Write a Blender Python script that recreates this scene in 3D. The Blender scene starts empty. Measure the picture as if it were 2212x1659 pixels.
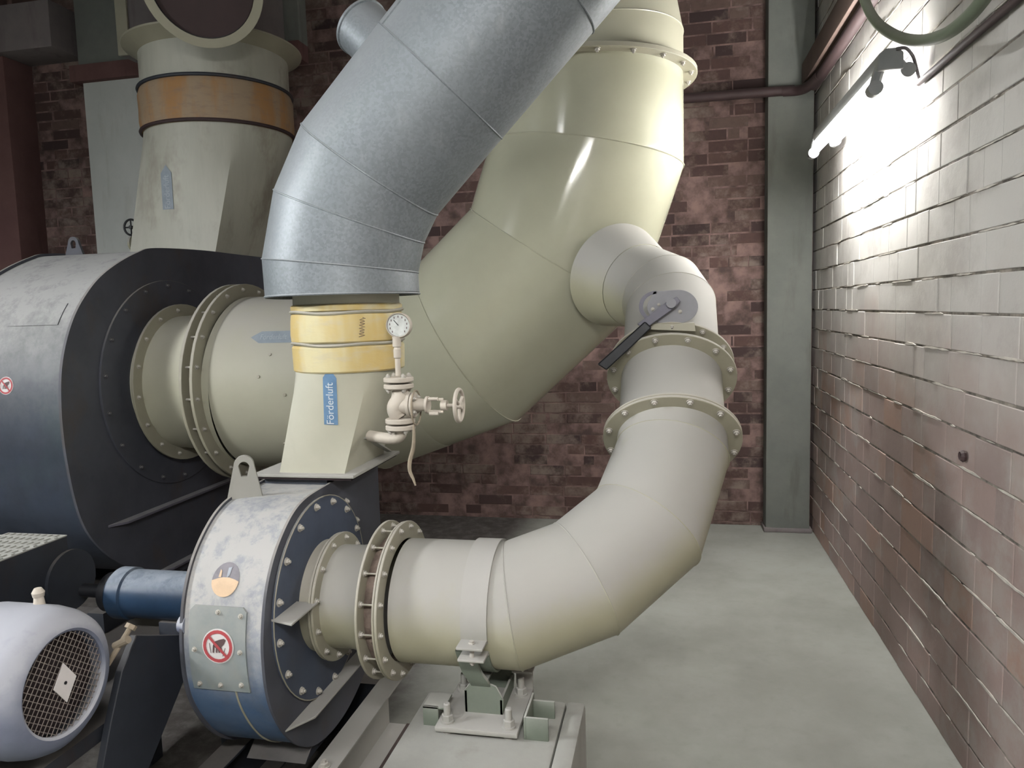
import bpy, bmesh, math, random
from math import pi, sin, cos, radians
from mathutils import Vector, Matrix
from mathutils.bvhtree import BVHTree
random.seed(7)
V = Vector
C = bpy.context.scene.collection
SC = bpy.context.scene

# ------------------------------------------------------------------ camera
W, HH, F = 2212, 1659, 1600.0
yaw, pit, rol = radians(12.05), radians(5.73), radians(-1.66)
fw = V((-sin(yaw)*cos(pit), cos(yaw)*cos(pit), -sin(pit)))
r0 = V((cos(yaw), sin(yaw), 0)); u0 = r0.cross(fw)
rt = cos(rol)*r0 + sin(rol)*u0
up = -sin(rol)*r0 + cos(rol)*u0
EYE = V((0, 0, 1.5))
cd = bpy.data.cameras.new('camera'); cam = bpy.data.objects.new('camera', cd); C.objects.link(cam)
m = Matrix((rt, up, -fw)).transposed().to_4x4(); m.translation = EYE
cam.matrix_world = m
cd.sensor_fit = 'HORIZONTAL'; cd.sensor_width = 36; cd.lens = 36*F/W; cd.clip_start = 0.02; cd.clip_end = 60
SC.camera = cam

def ray(px, py): return fw + rt*((px-W/2)/F) - up*((py-HH/2)/F)
def hit(px, py, ax, val):
    d = ray(px, py); return EYE + d*((val-EYE[ax])/d[ax])
def hitp(px, py, p0, n):
    d = ray(px, py); n = V(n); return EYE + d*((V(p0)-EYE).dot(n)/d.dot(n))

# ------------------------------------------------------------------ world, exposure
w = bpy.data.worlds.new('world'); SC.world = w; w.use_nodes = True
w.node_tree.nodes['Background'].inputs[0].default_value = (0.35, 0.38, 0.45, 1)
w.node_tree.nodes['Background'].inputs[1].default_value = 0.05
SC.view_settings.view_transform = 'Standard'; SC.view_settings.look = 'None'
SC.view_settings.gamma = 1; SC.view_settings.use_curve_mapping = False
SC.view_settings.exposure = 1.85
SC.cycles.use_denoising = True
SC.cycles.max_bounces = 6; SC.cycles.diffuse_bounces = 4
LAMP_WALL = 50.0      # tubes of the fixture in view
LAMP_SIDE = 74.0      # fixture on the right wall behind the camera
LAMP_BACK = 60.0
LAMP_LEFT = 230.0     # fixture far to the left      # tubes of the fixtures behind the camera

# ------------------------------------------------------------------ materials
def lin(c):
    c = c/255.0
    return c/12.92 if c <= 0.04045 else ((c+0.055)/1.055)**2.4
def rgb(r, g, b): return (lin(r), lin(g), lin(b), 1)

class NT:
    def __init__(s, name):
        s.m = bpy.data.materials.new(name); s.m.use_nodes = True; s.t = s.m.node_tree
        s.b = s.t.nodes['Principled BSDF']
    def n(s, typ, **k):
        nd = s.t.nodes.new(typ)
        for a, v in k.items(): setattr(nd, a, v)
        return nd
    def l(s, a, b): s.t.links.new(a, b)
    def coord(s, scale=(1, 1, 1)):
        g = s.n('ShaderNodeNewGeometry'); mp = s.n('ShaderNodeMapping')
        mp.inputs['Scale'].default_value = scale
        s.l(g.outputs['Position'], mp.inputs[0]); return mp.outputs[0]
    def noise(s, scale, detail=4, rough=.6, sc=(1, 1, 1), dist=0):
        n = s.n('ShaderNodeTexNoise'); n.inputs['Scale'].default_value = scale
        n.inputs['Detail'].default_value = detail; n.inputs['Roughness'].default_value = rough
        n.inputs['Distortion'].default_value = dist
        s.l(s.coord(sc), n.inputs['Vector']); return n.outputs[0]
    def ramp(s, f, stops):
        r = s.n('ShaderNodeValToRGB'); e = r.color_ramp.elements
        while len(e) < len(stops): e.new(.5)
        for i, (p, c) in enumerate(stops):
            e[i].position = p; e[i].color = c if not isinstance(c, (int, float)) else (c, c, c, 1)
        s.l(f, r.inputs[0]); return r.outputs[0]
    def mr(s, f, a, b, c=0., d=1.):
        r = s.n('ShaderNodeMapRange'); r.interpolation_type = 'SMOOTHSTEP'
        for i, v in enumerate((a, b, c, d)): r.inputs[i+1].default_value = v
        s.l(f, r.inputs[0]); return r.outputs[0]
    def math(s, op, a, b=None):
        n = s.n('ShaderNodeMath', operation=op)
        for i, v in enumerate((a, b)):
            if v is None: continue
            if isinstance(v, (int, float)): n.inputs[i].default_value = v
            else: s.l(v, n.inputs[i])
        return n.outputs[0]
    def mix(s, f, a, b):
        n = s.n('ShaderNodeMix', data_type='RGBA')
        for i, v in ((0, f), (6, a), (7, b)):
            if isinstance(v, (int, float, tuple)): n.inputs[i].default_value = v
            else: s.l(v, n.inputs[i])
        return n.outputs[2]
    def nz(s):
        g = s.n('ShaderNodeNewGeometry'); x = s.n('ShaderNodeSeparateXYZ')
        s.l(g.outputs['Normal'], x.inputs[0]); return x.outputs[2]
    def bump(s, h, strength=.3, dist=.002):
        b = s.n('ShaderNodeBump'); b.inputs['Strength'].default_value = strength
        b.inputs['Distance'].default_value = dist
        s.l(h, b.inputs['Height']); s.l(b.outputs[0], s.b.inputs['Normal'])
    def col(s, c):
        if isinstance(c, tuple): s.b.inputs['Base Color'].default_value = c
        else: s.l(c, s.b.inputs['Base Color'])
    def set(s, **k):
        for a, v in k.items(): s.b.inputs[a.replace('_', ' ')].default_value = v

def paint(name, base, dust=(178, 175, 166), lo=-.1, hi=.9, amt=.9, rough=.45, var=.12, side=0., dirt=None, stretch=(1, 1, 1), metal=0., patch=0.):
    """painted sheet steel with pale dust lying on whatever faces up"""
    t = NT(name)
    up_ = t.mr(t.nz(), lo, hi)
    n1 = t.noise(5, 6, .65, stretch)
    n2 = t.noise(34, 4, .6, stretch)
    f = t.math('ADD', t.math('MULTIPLY', up_, amt), side)
    f = t.math('MULTIPLY', f, t.mr(n1, .25, .6, .72, 1.06))
    f = t.math('MULTIPLY', f, t.mr(n2, .2, .7, .88, 1.08))
    if patch:
        n4 = t.noise(16, 8, .75, (1, 1, .8), .3); f = t.math('MULTIPLY', f, t.mr(n4, .36, .56, 1-patch, 1.06))
    f = t.math('MINIMUM', f, 1.0)
    b = rgb(*base); d = tuple(c*(1-var) for c in b[:3])+(1,)
    bc = t.mix(t.mr(n1, .3, .7), d, b)
    if dirt:
        n3 = t.noise(2.6, 5, .7, (1, 1, .6)); bc = t.mix(t.mr(n3, .52, .72, 0, .75), bc, rgb(*dirt))
    t.col(t.mix(f, bc, rgb(*dust)))
    r = t.mr(f, 0, 1, rough, .85); t.l(r, t.b.inputs['Roughness'])
    t.b.inputs['Metallic'].default_value = metal
    t.bump(n2, .06, .002)
    return t.m

def simple(name, c, rough=.6, metal=0., var=.15, scale=18):
    t = NT(name); n = t.noise(scale, 4)
    b = rgb(*c); d = tuple(x*(1-var*2) for x in b[:3])+(1,)
    t.col(t.mix(t.mr(n, .3, .7), d, b)); t.set(Roughness=rough, Metallic=metal); return t.m

M = {}
M['beige'] = paint('beige_duct_paint', (172, 170, 150), (178, 175, 162), -.15, .95, .85, .34, .06, .02)
M['beige_gloss'] = paint('glossy_beige_duct_paint', (168, 167, 147), (172, 170, 160), .3, 1.0, .35, .12, .05, 0.)
M['beige_dull'] = paint('dull_beige_duct_paint', (162, 160, 140), (160, 157, 148), -.1, .95, .9, .55, .06, .12)
M['pale'] = paint('dusty_pale_duct_paint', (156, 153, 127), (157, 155, 149), -.35, .45, 1.0, .42, .07, .12)
M['flange'] = paint('dusty_flange_paint', (150, 146, 126), (162, 158, 148), -.3, .7, .9, .5, .1, .12)
M['cream'] = paint('cream_outlet_paint', (180, 179, 160), (180, 178, 170), -.2, .8, .8, .5, .08, .15, dirt=(160, 157, 138))
M['grey_cream'] = paint('weathered_outlet_paint', (166, 166, 152), (178, 176, 168), -.2, .8, .8, .5, .12, .1, dirt=(118, 112, 96), stretch=(2.5, 2.5, .35))
M['blue'] = paint('dusty_blue_fan_paint', (40, 84, 126), (172, 171, 168), -.42, .40, .86, .45, .35, 0.14, dirt=(52, 62, 80), patch=.28)
M['blue_clean'] = paint('blue_bearing_paint', (34, 56, 80), (140, 148, 158), .3, .9, .8, .45, .4, 0.0, dirt=(40, 44, 54), patch=.4)
M['navy'] = paint('dark_blue_fan_paint', (28, 40, 58), (160, 160, 158), -.1, .7, .95, .5, .35, 0.05, dirt=(30, 48, 56), patch=.18)
M['dark_side'] = paint('dark_fan_side_paint', (68, 71, 82), (150, 146, 140), .2, .95, .9, .6, .25, 0.05, dirt=(70, 62, 58))
M['cover'] = paint('blue_grey_cover_paint', (58, 70, 92), (150, 150, 148), .2, .95, .9, .55, .3, 0.08, dirt=(60, 62, 72))
M['frame'] = paint('dark_frame_paint', (44, 48, 56), (118, 112, 106), .4, 1.0, .55, .6, .3, 0.0, dirt=(56, 44, 38))
M['motor'] = paint('dusty_motor_paint', (80, 90, 116), (160, 162, 169), -.2, .55, .98, .55, .2, .25)
M['plate'] = paint('worn_inspection_plate', (78, 104, 118), (148, 150, 146), -.5, .7, .75, .5, .25, .35, dirt=(116, 120, 104))
M['bolt'] = paint('dusty_bolt_steel', (136, 130, 120), (186, 182, 174), -.5, .5, .9, .5, .1, .3, metal=.2)
M['bolt_dark'] = paint('painted_dark_bolt', (60, 60, 70), (120, 118, 114), -.2, .9, .9, .6, .2, .1)
M['valve'] = paint('dusty_cast_valve', (150, 142, 130), (184, 176, 164), -.6, .5, .95, .6, .15, .3)
M['support'] = paint('green_support_paint', (98, 108, 94), (164, 164, 158), -.1, .6, 1.0, .55, .15, .1)
M['clamp'] = paint('clamp_strap_paint', (146, 146, 136), (160, 158, 153), -.4, .5, .95, .5, .08, .25)
M['black'] = simple('black_plastic', (26, 27, 32), .5, 0, .3)
M['dark_metal'] = paint('dusty_grey_quadrant', (100, 98, 106), (150, 150, 152), -.6, .6, .8, .45, .15, .2, metal=.3)
M['lever_grey'] = paint('dusty_lever_steel', (92, 90, 102), (150, 148, 150), .2, 1.0, .8, .5, .2, .05)
M['bellows'] = simple('brown_bellows_cloth', (128, 112, 102), .9, 0, .25, 30)
M['yellow'] = None
M['rubber'] = simple('dark_gap', (38, 26, 28), .9)
M['glassy_white'] = simple('gauge_dial', (196, 200, 196), .4, 0, .12, 60)
M['sign_white'] = simple('sign_white', (206, 202, 200), .5, 0, .04)
M['sign_red'] = simple('sign_red', (170, 72, 76), .5, 0, .1)
M['sign_black'] = simple('sign_dark', (92, 72, 72), .5, 0, .1)
M['sticker_blue'] = simple('sticker_blue', (104, 138, 172), .5, 0, .12)
M['sticker_faint'] = simple('faded_sticker_blue', (134, 144, 152), .6, 0, .08)
M['sticker_text'] = simple('sticker_lettering', (208, 214, 216), .5, 0, .03)
M['sticker_faint_text'] = simple('faded_sticker_lettering', (158, 164, 172), .6, 0, .05)
M['sticker_grey'] = simple('worn_sticker_grey', (122, 118, 124), .5, 0, .1, 40)
M['sticker_orange'] = simple('worn_sticker_orange', (206, 178, 146), .5, 0, .06, 40)
M['concrete'] = None
M['cord'] = simple('dusty_cord', (150, 138, 120), .9)
M['wire'] = simple('dusty_wire', (128, 118, 112), .8)
M['cable'] = simple('grey_cable', (92, 88, 90), .7)
M['hose'] = paint('green_grey_hose', (92, 102, 84), (140, 142, 128), -.2, .9, .7, .6, .1)
M['pipe_brown'] = paint('brown_conduit', (58, 42, 42), (100, 90, 86), .4, 1.0, .5, .7, .2)
M['ledge'] = paint('brown_ledge', (96, 78, 70), (120, 104, 96), -.2, .9, .6, .8, .3)
M['lamp_body'] = simple('grey_lamp_housing', (120, 122, 122), .6, 0, .05)

def emission(name, c, s):
    t = NT(name); t.col(rgb(240, 240, 240))
    t.b.inputs['Emission Color'].default_value = c; t.b.inputs['Emission Strength'].default_value = s
    return t.m
M['tube'] = emission('fluorescent_tube', (1, .99, .97, 1), LAMP_WALL)
M['tube_side'] = emission('fluorescent_tube_side', (1, .985, .96, 1), LAMP_SIDE)
M['tube_left'] = emission('fluorescent_tube_left', (.97, .985, 1, 1), LAMP_LEFT)
M['tube_back'] = emission('fluorescent_tube_behind', (.97, .985, 1, 1), LAMP_BACK)

def mk_yellow(name, a, b_, c):
    t = NT(name)
    n1 = t.noise(2.2, 4, .6, (2.2, 2.2, .5)); n2 = t.noise(14, 5, .6, (1, 1, 3))
    k = t.mix(t.mr(n1, .42, .58), rgb(*a), rgb(*b_))
    k = t.mix(t.mr(n2, .45, .75, 0, .55), k, rgb(*c))
    t.col(k); t.set(Roughness=.75); t.bump(n2, .3, .004); return t.m
M['yellow'] = mk_yellow('yellow_sleeve_cloth', (196, 187, 148), (188, 166, 108), (178, 172, 152))
M['orange'] = mk_yellow('orange_sleeve_cloth', (150, 130, 106), (154, 116, 74), (128, 110, 96))

t = NT('galvanised_sheet')
vo = t.n('ShaderNodeTexVoronoi'); vo.inputs['Scale'].default_value = 150
t.l(t.coord(), vo.inputs['Vector'])
sp = t.math('ADD', 0.0, t.n('ShaderNodeSeparateColor').outputs[0]); sep = t.t.nodes[-2]
for nd in t.t.nodes:
    if nd.bl_idname == 'ShaderNodeSeparateColor': t.l(vo.outputs['Color'], nd.inputs[0])
n1 = t.noise(3.2, 5, .65); n2 = t.noise(22, 5, .6, (1, 1, .25)); up_ = t.mr(t.nz(), -.1, .75)
k = t.mix(t.mr(sp, .0, 1.), rgb(106, 112, 116), rgb(120, 126, 130))
k = t.mix(t.mr(n1, .35, .7, 0, .5), k, rgb(120, 126, 130))
k = t.mix(t.mr(n2, .55, .8, 0, .3), k, rgb(150, 153, 154))
k = t.mix(t.math('MULTIPLY', up_, .75), k, rgb(176, 180, 182))
t.col(k); t.set(Metallic=.32, Roughness=.52); M['galv'] = t.m

t = NT('concrete_floor_dusty')
n1 = t.noise(1.3, 6, .65); n2 = t.noise(14, 6, .7); n3 = t.noise(.8, 3, .5)
k = t.mix(t.mr(n1, .3, .7), rgb(122, 122, 115), rgb(140, 141, 134))
k = t.mix(t.mr(n2, .5, .8, 0, .35), k, rgb(112, 111, 104))
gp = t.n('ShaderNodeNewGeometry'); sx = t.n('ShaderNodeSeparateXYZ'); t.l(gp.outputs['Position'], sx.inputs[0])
oil_shade = t.math('MULTIPLY', t.math('MULTIPLY', t.mr(t.math('ADD', sx.outputs[0], t.math('MULTIPLY', n1, .3)), -.72, -.98), t.mr(sx.outputs[1], 1.25, 1.5)), t.mr(n2, .3, .6, .75, 1.))  # oily dirt, plus the shade under the fan drum painted into the floor
k = t.mix(t.math('MULTIPLY', oil_shade, .92), k, rgb(46, 38, 36))
t.col(k); t.set(Roughness=.9); t.bump(n2, .15, .004); M['floor'] = t.m

def concrete(name, a, b_, stain):
    t = NT(name); n1 = t.noise(2.2, 6, .7); n2 = t.noise(20, 5, .7); n3 = t.noise(3, 5, .6, (3, 3, .5))
    k = t.mix(t.mr(n1, .3, .7), rgb(*a), rgb(*b_)); k = t.mix(t.mr(n3, .55, .75, 0, .6), k, rgb(*stain))
    k = t.mix(t.mr(n2, .55, .8, 0, .25), k, rgb(*stain))
    t.col(k); t.set(Roughness=.9); t.bump(n2, .2, .004); return t.m
M['concrete'] = concrete('grey_concrete', (98, 101, 96), (110, 112, 106), (84, 84, 76))
M['concrete_pale'] = concrete('pale_concrete', (184, 188, 184), (194, 196, 192), (168, 170, 162))
M['concrete_dark'] = concrete('dark_concrete', (104, 98, 98), (118, 110, 108), (88, 78, 78))
M['pedestal'] = concrete('pedestal_concrete', (152, 152, 146), (164, 164, 158), (140, 138, 130))
M['ceiling'] = concrete('sooty_ceiling', (52, 46, 46), (60, 54, 54), (40, 34, 34))
M['redbrown'] = concrete('red_brown_steel', (92, 64, 62), (104, 76, 72), (70, 50, 50))

def bricks(name, stops, dusty, dust_amt, mort=False, zmix=None):
    t = NT(name)
    g = t.n('ShaderNodeNewGeometry'); ri = g.outputs['Random Per Island']
    n1 = t.noise(1.6, 5, .65); n2 = t.noise(18, 6, .75); n3 = t.noise(7, 5, .7)
    k = t.ramp(ri, [(p, rgb(*c)) for p, c in stops])
    k = t.mix(t.mr(n2, .4, .75, 0, .35), k, rgb(*stops[0][1]))
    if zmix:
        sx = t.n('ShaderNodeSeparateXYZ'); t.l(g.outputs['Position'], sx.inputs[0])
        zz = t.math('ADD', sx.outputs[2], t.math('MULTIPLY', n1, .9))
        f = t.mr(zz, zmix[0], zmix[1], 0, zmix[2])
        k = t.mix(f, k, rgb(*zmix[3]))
    k = t.mix(t.mr(t.math('ADD', t.math('MULTIPLY', n1, .5), t.math('MULTIPLY', n3, .5)), .47, .62, 0, dust_amt), k, rgb(*dusty))
    t.col(k); t.set(Roughness=.92); t.bump(n2, .35, .004); return t.m
M['brick_back'] = bricks('dark_red_brick', [(0, (56, 42, 41)), (.35, (72, 54, 50)), (.7, (82, 61, 56)), (1, (96, 80, 73))], (132, 118, 108), .7)
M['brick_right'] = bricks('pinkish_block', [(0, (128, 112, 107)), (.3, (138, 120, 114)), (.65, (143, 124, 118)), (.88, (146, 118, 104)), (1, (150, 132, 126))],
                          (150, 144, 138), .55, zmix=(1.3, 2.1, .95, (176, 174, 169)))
M['mortar_back'] = simple('pink_mortar', (128, 104, 98), .95, 0, .35, 9)
M['mortar_light'] = simple('pale_mortar', (186, 180, 170), .95, 0, .15, 20)
M['mortar_right'] = simple('grey_mortar', (150, 142, 132), .95, 0, .4, 14)

# ------------------------------------------------------------------ geometry helpers
def frame(d):
    d = V(d).normalized(); a = V((0, 0, 1)) if abs(d.z) < .9 else V((0, 1, 0))
    u = a.cross(d).normalized(); v = d.cross(u); return u, v
def rotz_to(d):
    d = V(d).normalized(); u, v = frame(d)
    return Matrix((u, v, d)).transposed().to_4x4()

class MB:
    def __init__(s): s.v = []; s.f = []
    def add(s, vs, fs):
        o = len(s.v); s.v += [V(x) for x in vs]; s.f += [tuple(i+o for i in f) for f in fs]; return s
    def box(s, lo, hi, mat=None, bev=0.):
        bm = bmesh.new(); bmesh.ops.create_cube(bm, size=1)
        lo, hi = V(lo), V(hi); sz = hi-lo; c = (hi+lo)/2
        for x in bm.verts: x.co = V((x.co.x*sz.x, x.co.y*sz.y, x.co.z*sz.z))
        if bev: bmesh.ops.bevel(bm, geom=list(bm.edges), offset=bev, segments=2, affect='EDGES', profile=.6)
        for x in bm.verts:
            x.co = (mat @ (x.co) if mat else x.co) + c
        s.take(bm); return s
    def take(s, bm):
        bm.verts.index_update()
        s.add([x.co.copy() for x in bm.verts], [[x.index for x in f.verts] for f in bm.faces]); bm.free()
    def lathe(s, prof, c, axis, n=48, closed=False):
        """prof: (radius, height along axis) pairs"""
        u, v = frame(axis); d = V(axis).normalized(); c = V(c); vs = []; fs = []
        for r, h in prof:
            for i in range(n):
                a = 2*pi*i/n; vs.append(c + d*h + (u*cos(a)+v*sin(a))*max(r, 1e-5))
        m_ = len(prof)
        for j in range(m_ if closed else m_-1):
            k = (j+1) % m_
            for i in range(n):
                i2 = (i+1) % n; fs.append((j*n+i, j*n+i2, k*n+i2, k*n+i))
        return s.add(vs, fs)
    def ring(s, c, axis, ri, ro, t, n=56, b=.0015):
        """flange plate centred on c"""
        h = t/2
        return s.lathe([(ri, -h), (ro-b, -h), (ro, -h+b), (ro, h-b), (ro-b, h), (ri, h)], c, axis, n, True)
    def disc(s, c, axis, r, t, n=40, b=.001):
        h = t/2
        return s.lathe([(0, -h), (r-b, -h), (r, -h+b), (r, h-b), (r-b, h), (0, h)], c, axis, n)
    def cyl(s, a, b, ra, rb=None, n=32, cap=True):
        a, b = V(a), V(b); rb = ra if rb is None else rb; L = (b-a).length
        p = [(ra, 0), (rb, L)]
        if cap: p = [(0, 0)]+p+[(0, L)]
        return s.lathe(p, a, b-a, n)
    def tube(s, pts, r, n=12, closed=False):
        pts = [V(p) for p in pts]; m_ = len(pts); vs = []; fs = []; u = None
        for i, p in enumerate(pts):
            if closed: d = pts[(i+1) % m_]-pts[i-1]
            else: d = pts[min(i+1, m_-1)]-pts[max(i-1, 0)]
            d.normalize()
            if u is None: u, v = frame(d)
            else:
                u = (u - d*u.dot(d)).normalized(); v = d.cross(u)
            rr = r[i] if isinstance(r, (list, tuple)) else r
            for k in range(n):
                a = 2*pi*k/n; vs.append(p+(u*cos(a)+v*sin(a))*rr)
        for i in range(m_ if closed else m_-1):
            j = (i+1) % m_
            for k in range(n):
                k2 = (k+1) % n; fs.append((i*n+k, i*n+k2, j*n+k2, j*n+k))
        if not closed:
            fs.append(tuple(range(n))[::-1]); fs.append(tuple((m_-1)*n+k for k in range(n)))
        return s.add(vs, fs)
    def miter(s, pts, r, n=64, bead=0., wall=0.):
        """a lobster-back duct: straight cylinders cut on the bisecting planes; radii per point"""
        pts = [V(p) for p in pts]; m_ = len(pts)
        rr = r if isinstance(r, (list, tuple)) else [r]*m_
        dirs = [(pts[i+1]-pts[i]).normalized() for i in range(m_-1)]
        nor = [dirs[0]]+[(dirs[i]+dirs[i+1]).normalized() for i in range(m_-2)]+[dirs[-1]]
        u, v = frame(dirs[0]); seams = []
        for i in range(m_-1):
            d = dirs[i]
            if i: u = (u - d*u.dot(d)).normalized(); v = d.cross(u)
            rings = []
            for j in (i, i+1):
                rg = []
                for k in range(n):
                    a = 2*pi*k/n; o = (u*cos(a)+v*sin(a))*rr[j]
                    o = o - d*(o.dot(nor[j])/d.dot(nor[j])); rg.append(pts[j]+o)
                rings.append(rg)
            s.add(rings[0]+rings[1], [(k, (k+1) % n, n+(k+1) % n, n+k) for k in range(n)])
            if i < m_-2: seams.append(rings[1])
            if wall:
                cin = [[pts[j]+(q-pts[j])*(1-wall/rr[j]) for q in rings[j-i]] for j in (i, i+1)]
                s.add(cin[0]+cin[1], [(n+k, n+(k+1) % n, (k+1) % n, k) for k in range(n)])
                if i == 0: s.add(rings[0]+cin[0], [(n+k, n+(k+1) % n, (k+1) % n, k) for k in range(n)])
                if i == m_-2: s.add(rings[1]+cin[1], [(k, (k+1) % n, n+(k+1) % n, n+k) for k in range(n)])
        if bead:
            for sm in seams: s.tube(sm, bead, 6, True)
        return s
    def prism(s, poly, ext, bev=0.):
        """poly: 3D points of a flat outline; ext: thickness vector"""
        poly = [V(p) for p in poly]; n = len(poly); e = V(ext)
        bm = bmesh.new(); vs = [bm.verts.new(p) for p in poly]; f = bm.faces.new(vs)
        r = bmesh.ops.extrude_face_region(bm, geom=[f])
        bmesh.ops.translate(bm, vec=e, verts=[x for x in r['geom'] if isinstance(x, bmesh.types.BMVert)])
        if bev: bmesh.ops.bevel(bm, geom=list(bm.edges), offset=bev, segments=1, affect='EDGES')
        bmesh.ops.recalc_face_normals(bm, faces=bm.faces); s.take(bm); return s

WP = {}
def wpos(o): return WP.get(o.name, V((0, 0, 0)))
def build(mb, name, mat, parent=None, label=None, ang=32, smooth=True):
    off = wpos(parent) if parent else V((0, 0, 0))
    me = bpy.data.meshes.new(name); me.from_pydata([p-off for p in mb.v], [], mb.f); me.update()
    bm = bmesh.new(); bm.from_mesh(me); bmesh.ops.recalc_face_normals(bm, faces=bm.faces); bm.to_mesh(me); bm.free()
    if smooth: me.shade_smooth(); me.set_sharp_from_angle(angle=radians(ang))
    me.materials.append(M[mat] if isinstance(mat, str) else mat)
    o = bpy.data.objects.new(name, me); C.objects.link(o)
    if parent: o.parent = parent; WP[o.name] = off
    if label: o['label'] = label
    return o
def tag(o, label=None, cat=None, group=None, kind=None):
    if label: o['label'] = label
    if cat: o['category'] = cat
    if group: o['group'] = group
    if kind: o['kind'] = kind
    return o
def thing(name, loc, label, cat, group=None):
    o = bpy.data.objects.new(name, None); C.objects.link(o); o.location = loc; o.empty_display_size = .1
    WP[o.name] = V(loc); return tag(o, label, cat, group)
def struct(mb, name, mat, **k):
    o = build(mb, name, mat, **k); o['kind'] = 'structure'; return o

BM = {}
def bolt_mesh(r, mt='bolt'):
    k = (round(r, 4), mt)
    if k not in BM:
        b = MB(); b.lathe([(0, 0), (r*1.35, 0), (r*1.35, r*.25), (0, r*.25)], (0, 0, 0), (0, 0, 1), 14)
        b.lathe([(0, r*.25), (r, r*.25), (r, r*.95), (r*.85, r*1.1), (0, r*1.1)], (0, 0, 0), (0, 0, 1), 6)
        b.lathe([(0, r), (r*.5, r), (r*.5, r*1.6), (0, r*1.6)], (0, 0, 0), (0, 0, 1), 8)
        me = bpy.data.meshes.new('bolt'); me.from_pydata(b.v, [], b.f)
        bm = bmesh.new(); bm.from_mesh(me); bmesh.ops.recalc_face_normals(bm, faces=bm.faces); bm.to_mesh(me); bm.free()
        me.materials.append(M[mt]); BM[k] = me
    return BM[k]
def bolt(parent, p, d, r=.008, mt='bolt'):
    o = bpy.data.objects.new('bolt', bolt_mesh(r, mt)); C.objects.link(o); o.parent = parent
    mx = rotz_to(d); mx.translation = V(p)-wpos(parent); o.matrix_local = mx; return o
def bolt_circle(parent, c, axis, R, n, r=.008, ph=0., mt='bolt'):
    u, v = frame(axis); d = V(axis).normalized()
    for i in range(n):
        a = ph+2*pi*i/n
        bolt(parent, V(c)+(u*cos(a)+v*sin(a))*R, d, r, mt)

def bvh_of(o):
    off = wpos(o.parent) if o.parent else V((0, 0, 0))
    me = o.data; return BVHTree.FromPolygons([x.co+off for x in me.vertices], [tuple(p.vertices) for p in me.polygons])
def decal(poly2, plane, tree, off=.0012, dirv=None, sub=.006, thick=0.):
    """a flat outline (2D) laid on a curved surface: plane = (origin, u, v); projected along dirv"""
    org, u, v = [V(x) for x in plane]; dirv = V(dirv or u.cross(v)).normalized()
    bm = bmesh.new(); vs = [bm.verts.new((x, y, 0)) for x, y in poly2]; f = bm.faces.new(vs)
    xs = [p[0] for p in poly2]; ys = [p[1] for p in poly2]
    for ax, a, b in ((0, min(xs), max(xs)), (1, min(ys), max(ys))):
        n = max(1, int((b-a)/sub))
        for i in range(1, n):
            co = V((0, 0, 0)); co[ax] = a+(b-a)*i/n; no = V((0, 0, 0)); no[ax] = 1
            bmesh.ops.bisect_plane(bm, geom=bm.verts[:]+bm.edges[:]+bm.faces[:], plane_co=co, plane_no=no)
    bmesh.ops.triangulate(bm, faces=[f for f in bm.faces if len(f.verts) > 4])
    if thick:
        r = bmesh.ops.extrude_face_region(bm, geom=bm.faces[:])
        bmesh.ops.translate(bm, vec=(0, 0, 1), verts=[x for x in r['geom'] if isinstance(x, bmesh.types.BMVert)])
    for x in bm.verts:
        lift = off + (thick if x.co.z > .5 else 0)
        p = org+u*x.co.x+v*x.co.y
        h = tree.ray_cast(p-dirv*2, dirv)
        q = h[0] if h[0] is not None else p
        x.co = q-dirv*lift
    mb = MB(); mb.take(bm); return mb
def circ(r, n=40, cx=0, cy=0): return [(cx+r*cos(2*pi*i/n), cy+r*sin(2*pi*i/n)) for i in range(n)]
def text_mesh(s, size, parent, mat, plane, tree, dirv, rot=0., name='lettering', off=.002):
    cu = bpy.data.curves.new(name, 'FONT'); cu.body = s; cu.size = size; cu.align_x = 'CENTER'; cu.align_y = 'CENTER'
    ob = bpy.data.objects.new(name+'_tmp', cu); C.objects.link(ob)
    dg = bpy.context.evaluated_depsgraph_get(); me = bpy.data.meshes.new_from_object(ob.evaluated_get(dg))
    bpy.data.objects.remove(ob)
    org, u, v = [V(x) for x in plane]; dirv = V(dirv).normalized(); cr, sr = cos(rot), sin(rot)
    mb = MB(); vs = []
    for x in me.vertices:
        a, b = x.co.x*cr-x.co.y*sr, x.co.x*sr+x.co.y*cr
        p = org+u*a+v*b; h = tree.ray_cast(p-dirv*2, dirv); q = h[0] if h[0] is not None else p
        vs.append(q-dirv*off)
    mb.add(vs, [tuple(p.vertices) for p in me.polygons]); bpy.data.meshes.remove(me)
    return build(mb, name, mat, parent, smooth=False)

# ------------------------------------------------------------------ the room
XR, YB, XL, YF, ZC = .909, 5.12, -7.2, -4.2, 4.9
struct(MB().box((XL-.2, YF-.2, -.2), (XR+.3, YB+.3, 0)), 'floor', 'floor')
struct(MB().box((XL-.2, YF-.2, ZC), (XR+.3, YB+.3, ZC+.2)), 'ceiling', 'ceiling')
struct(MB().box((XL-.2, YF, 0), (XL, YB, ZC)), 'wall_left', 'concrete')
struct(MB().box((XL-.2, YF-.2, 0), (XR+.3, YF, ZC)), 'wall_front', 'concrete')

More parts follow.
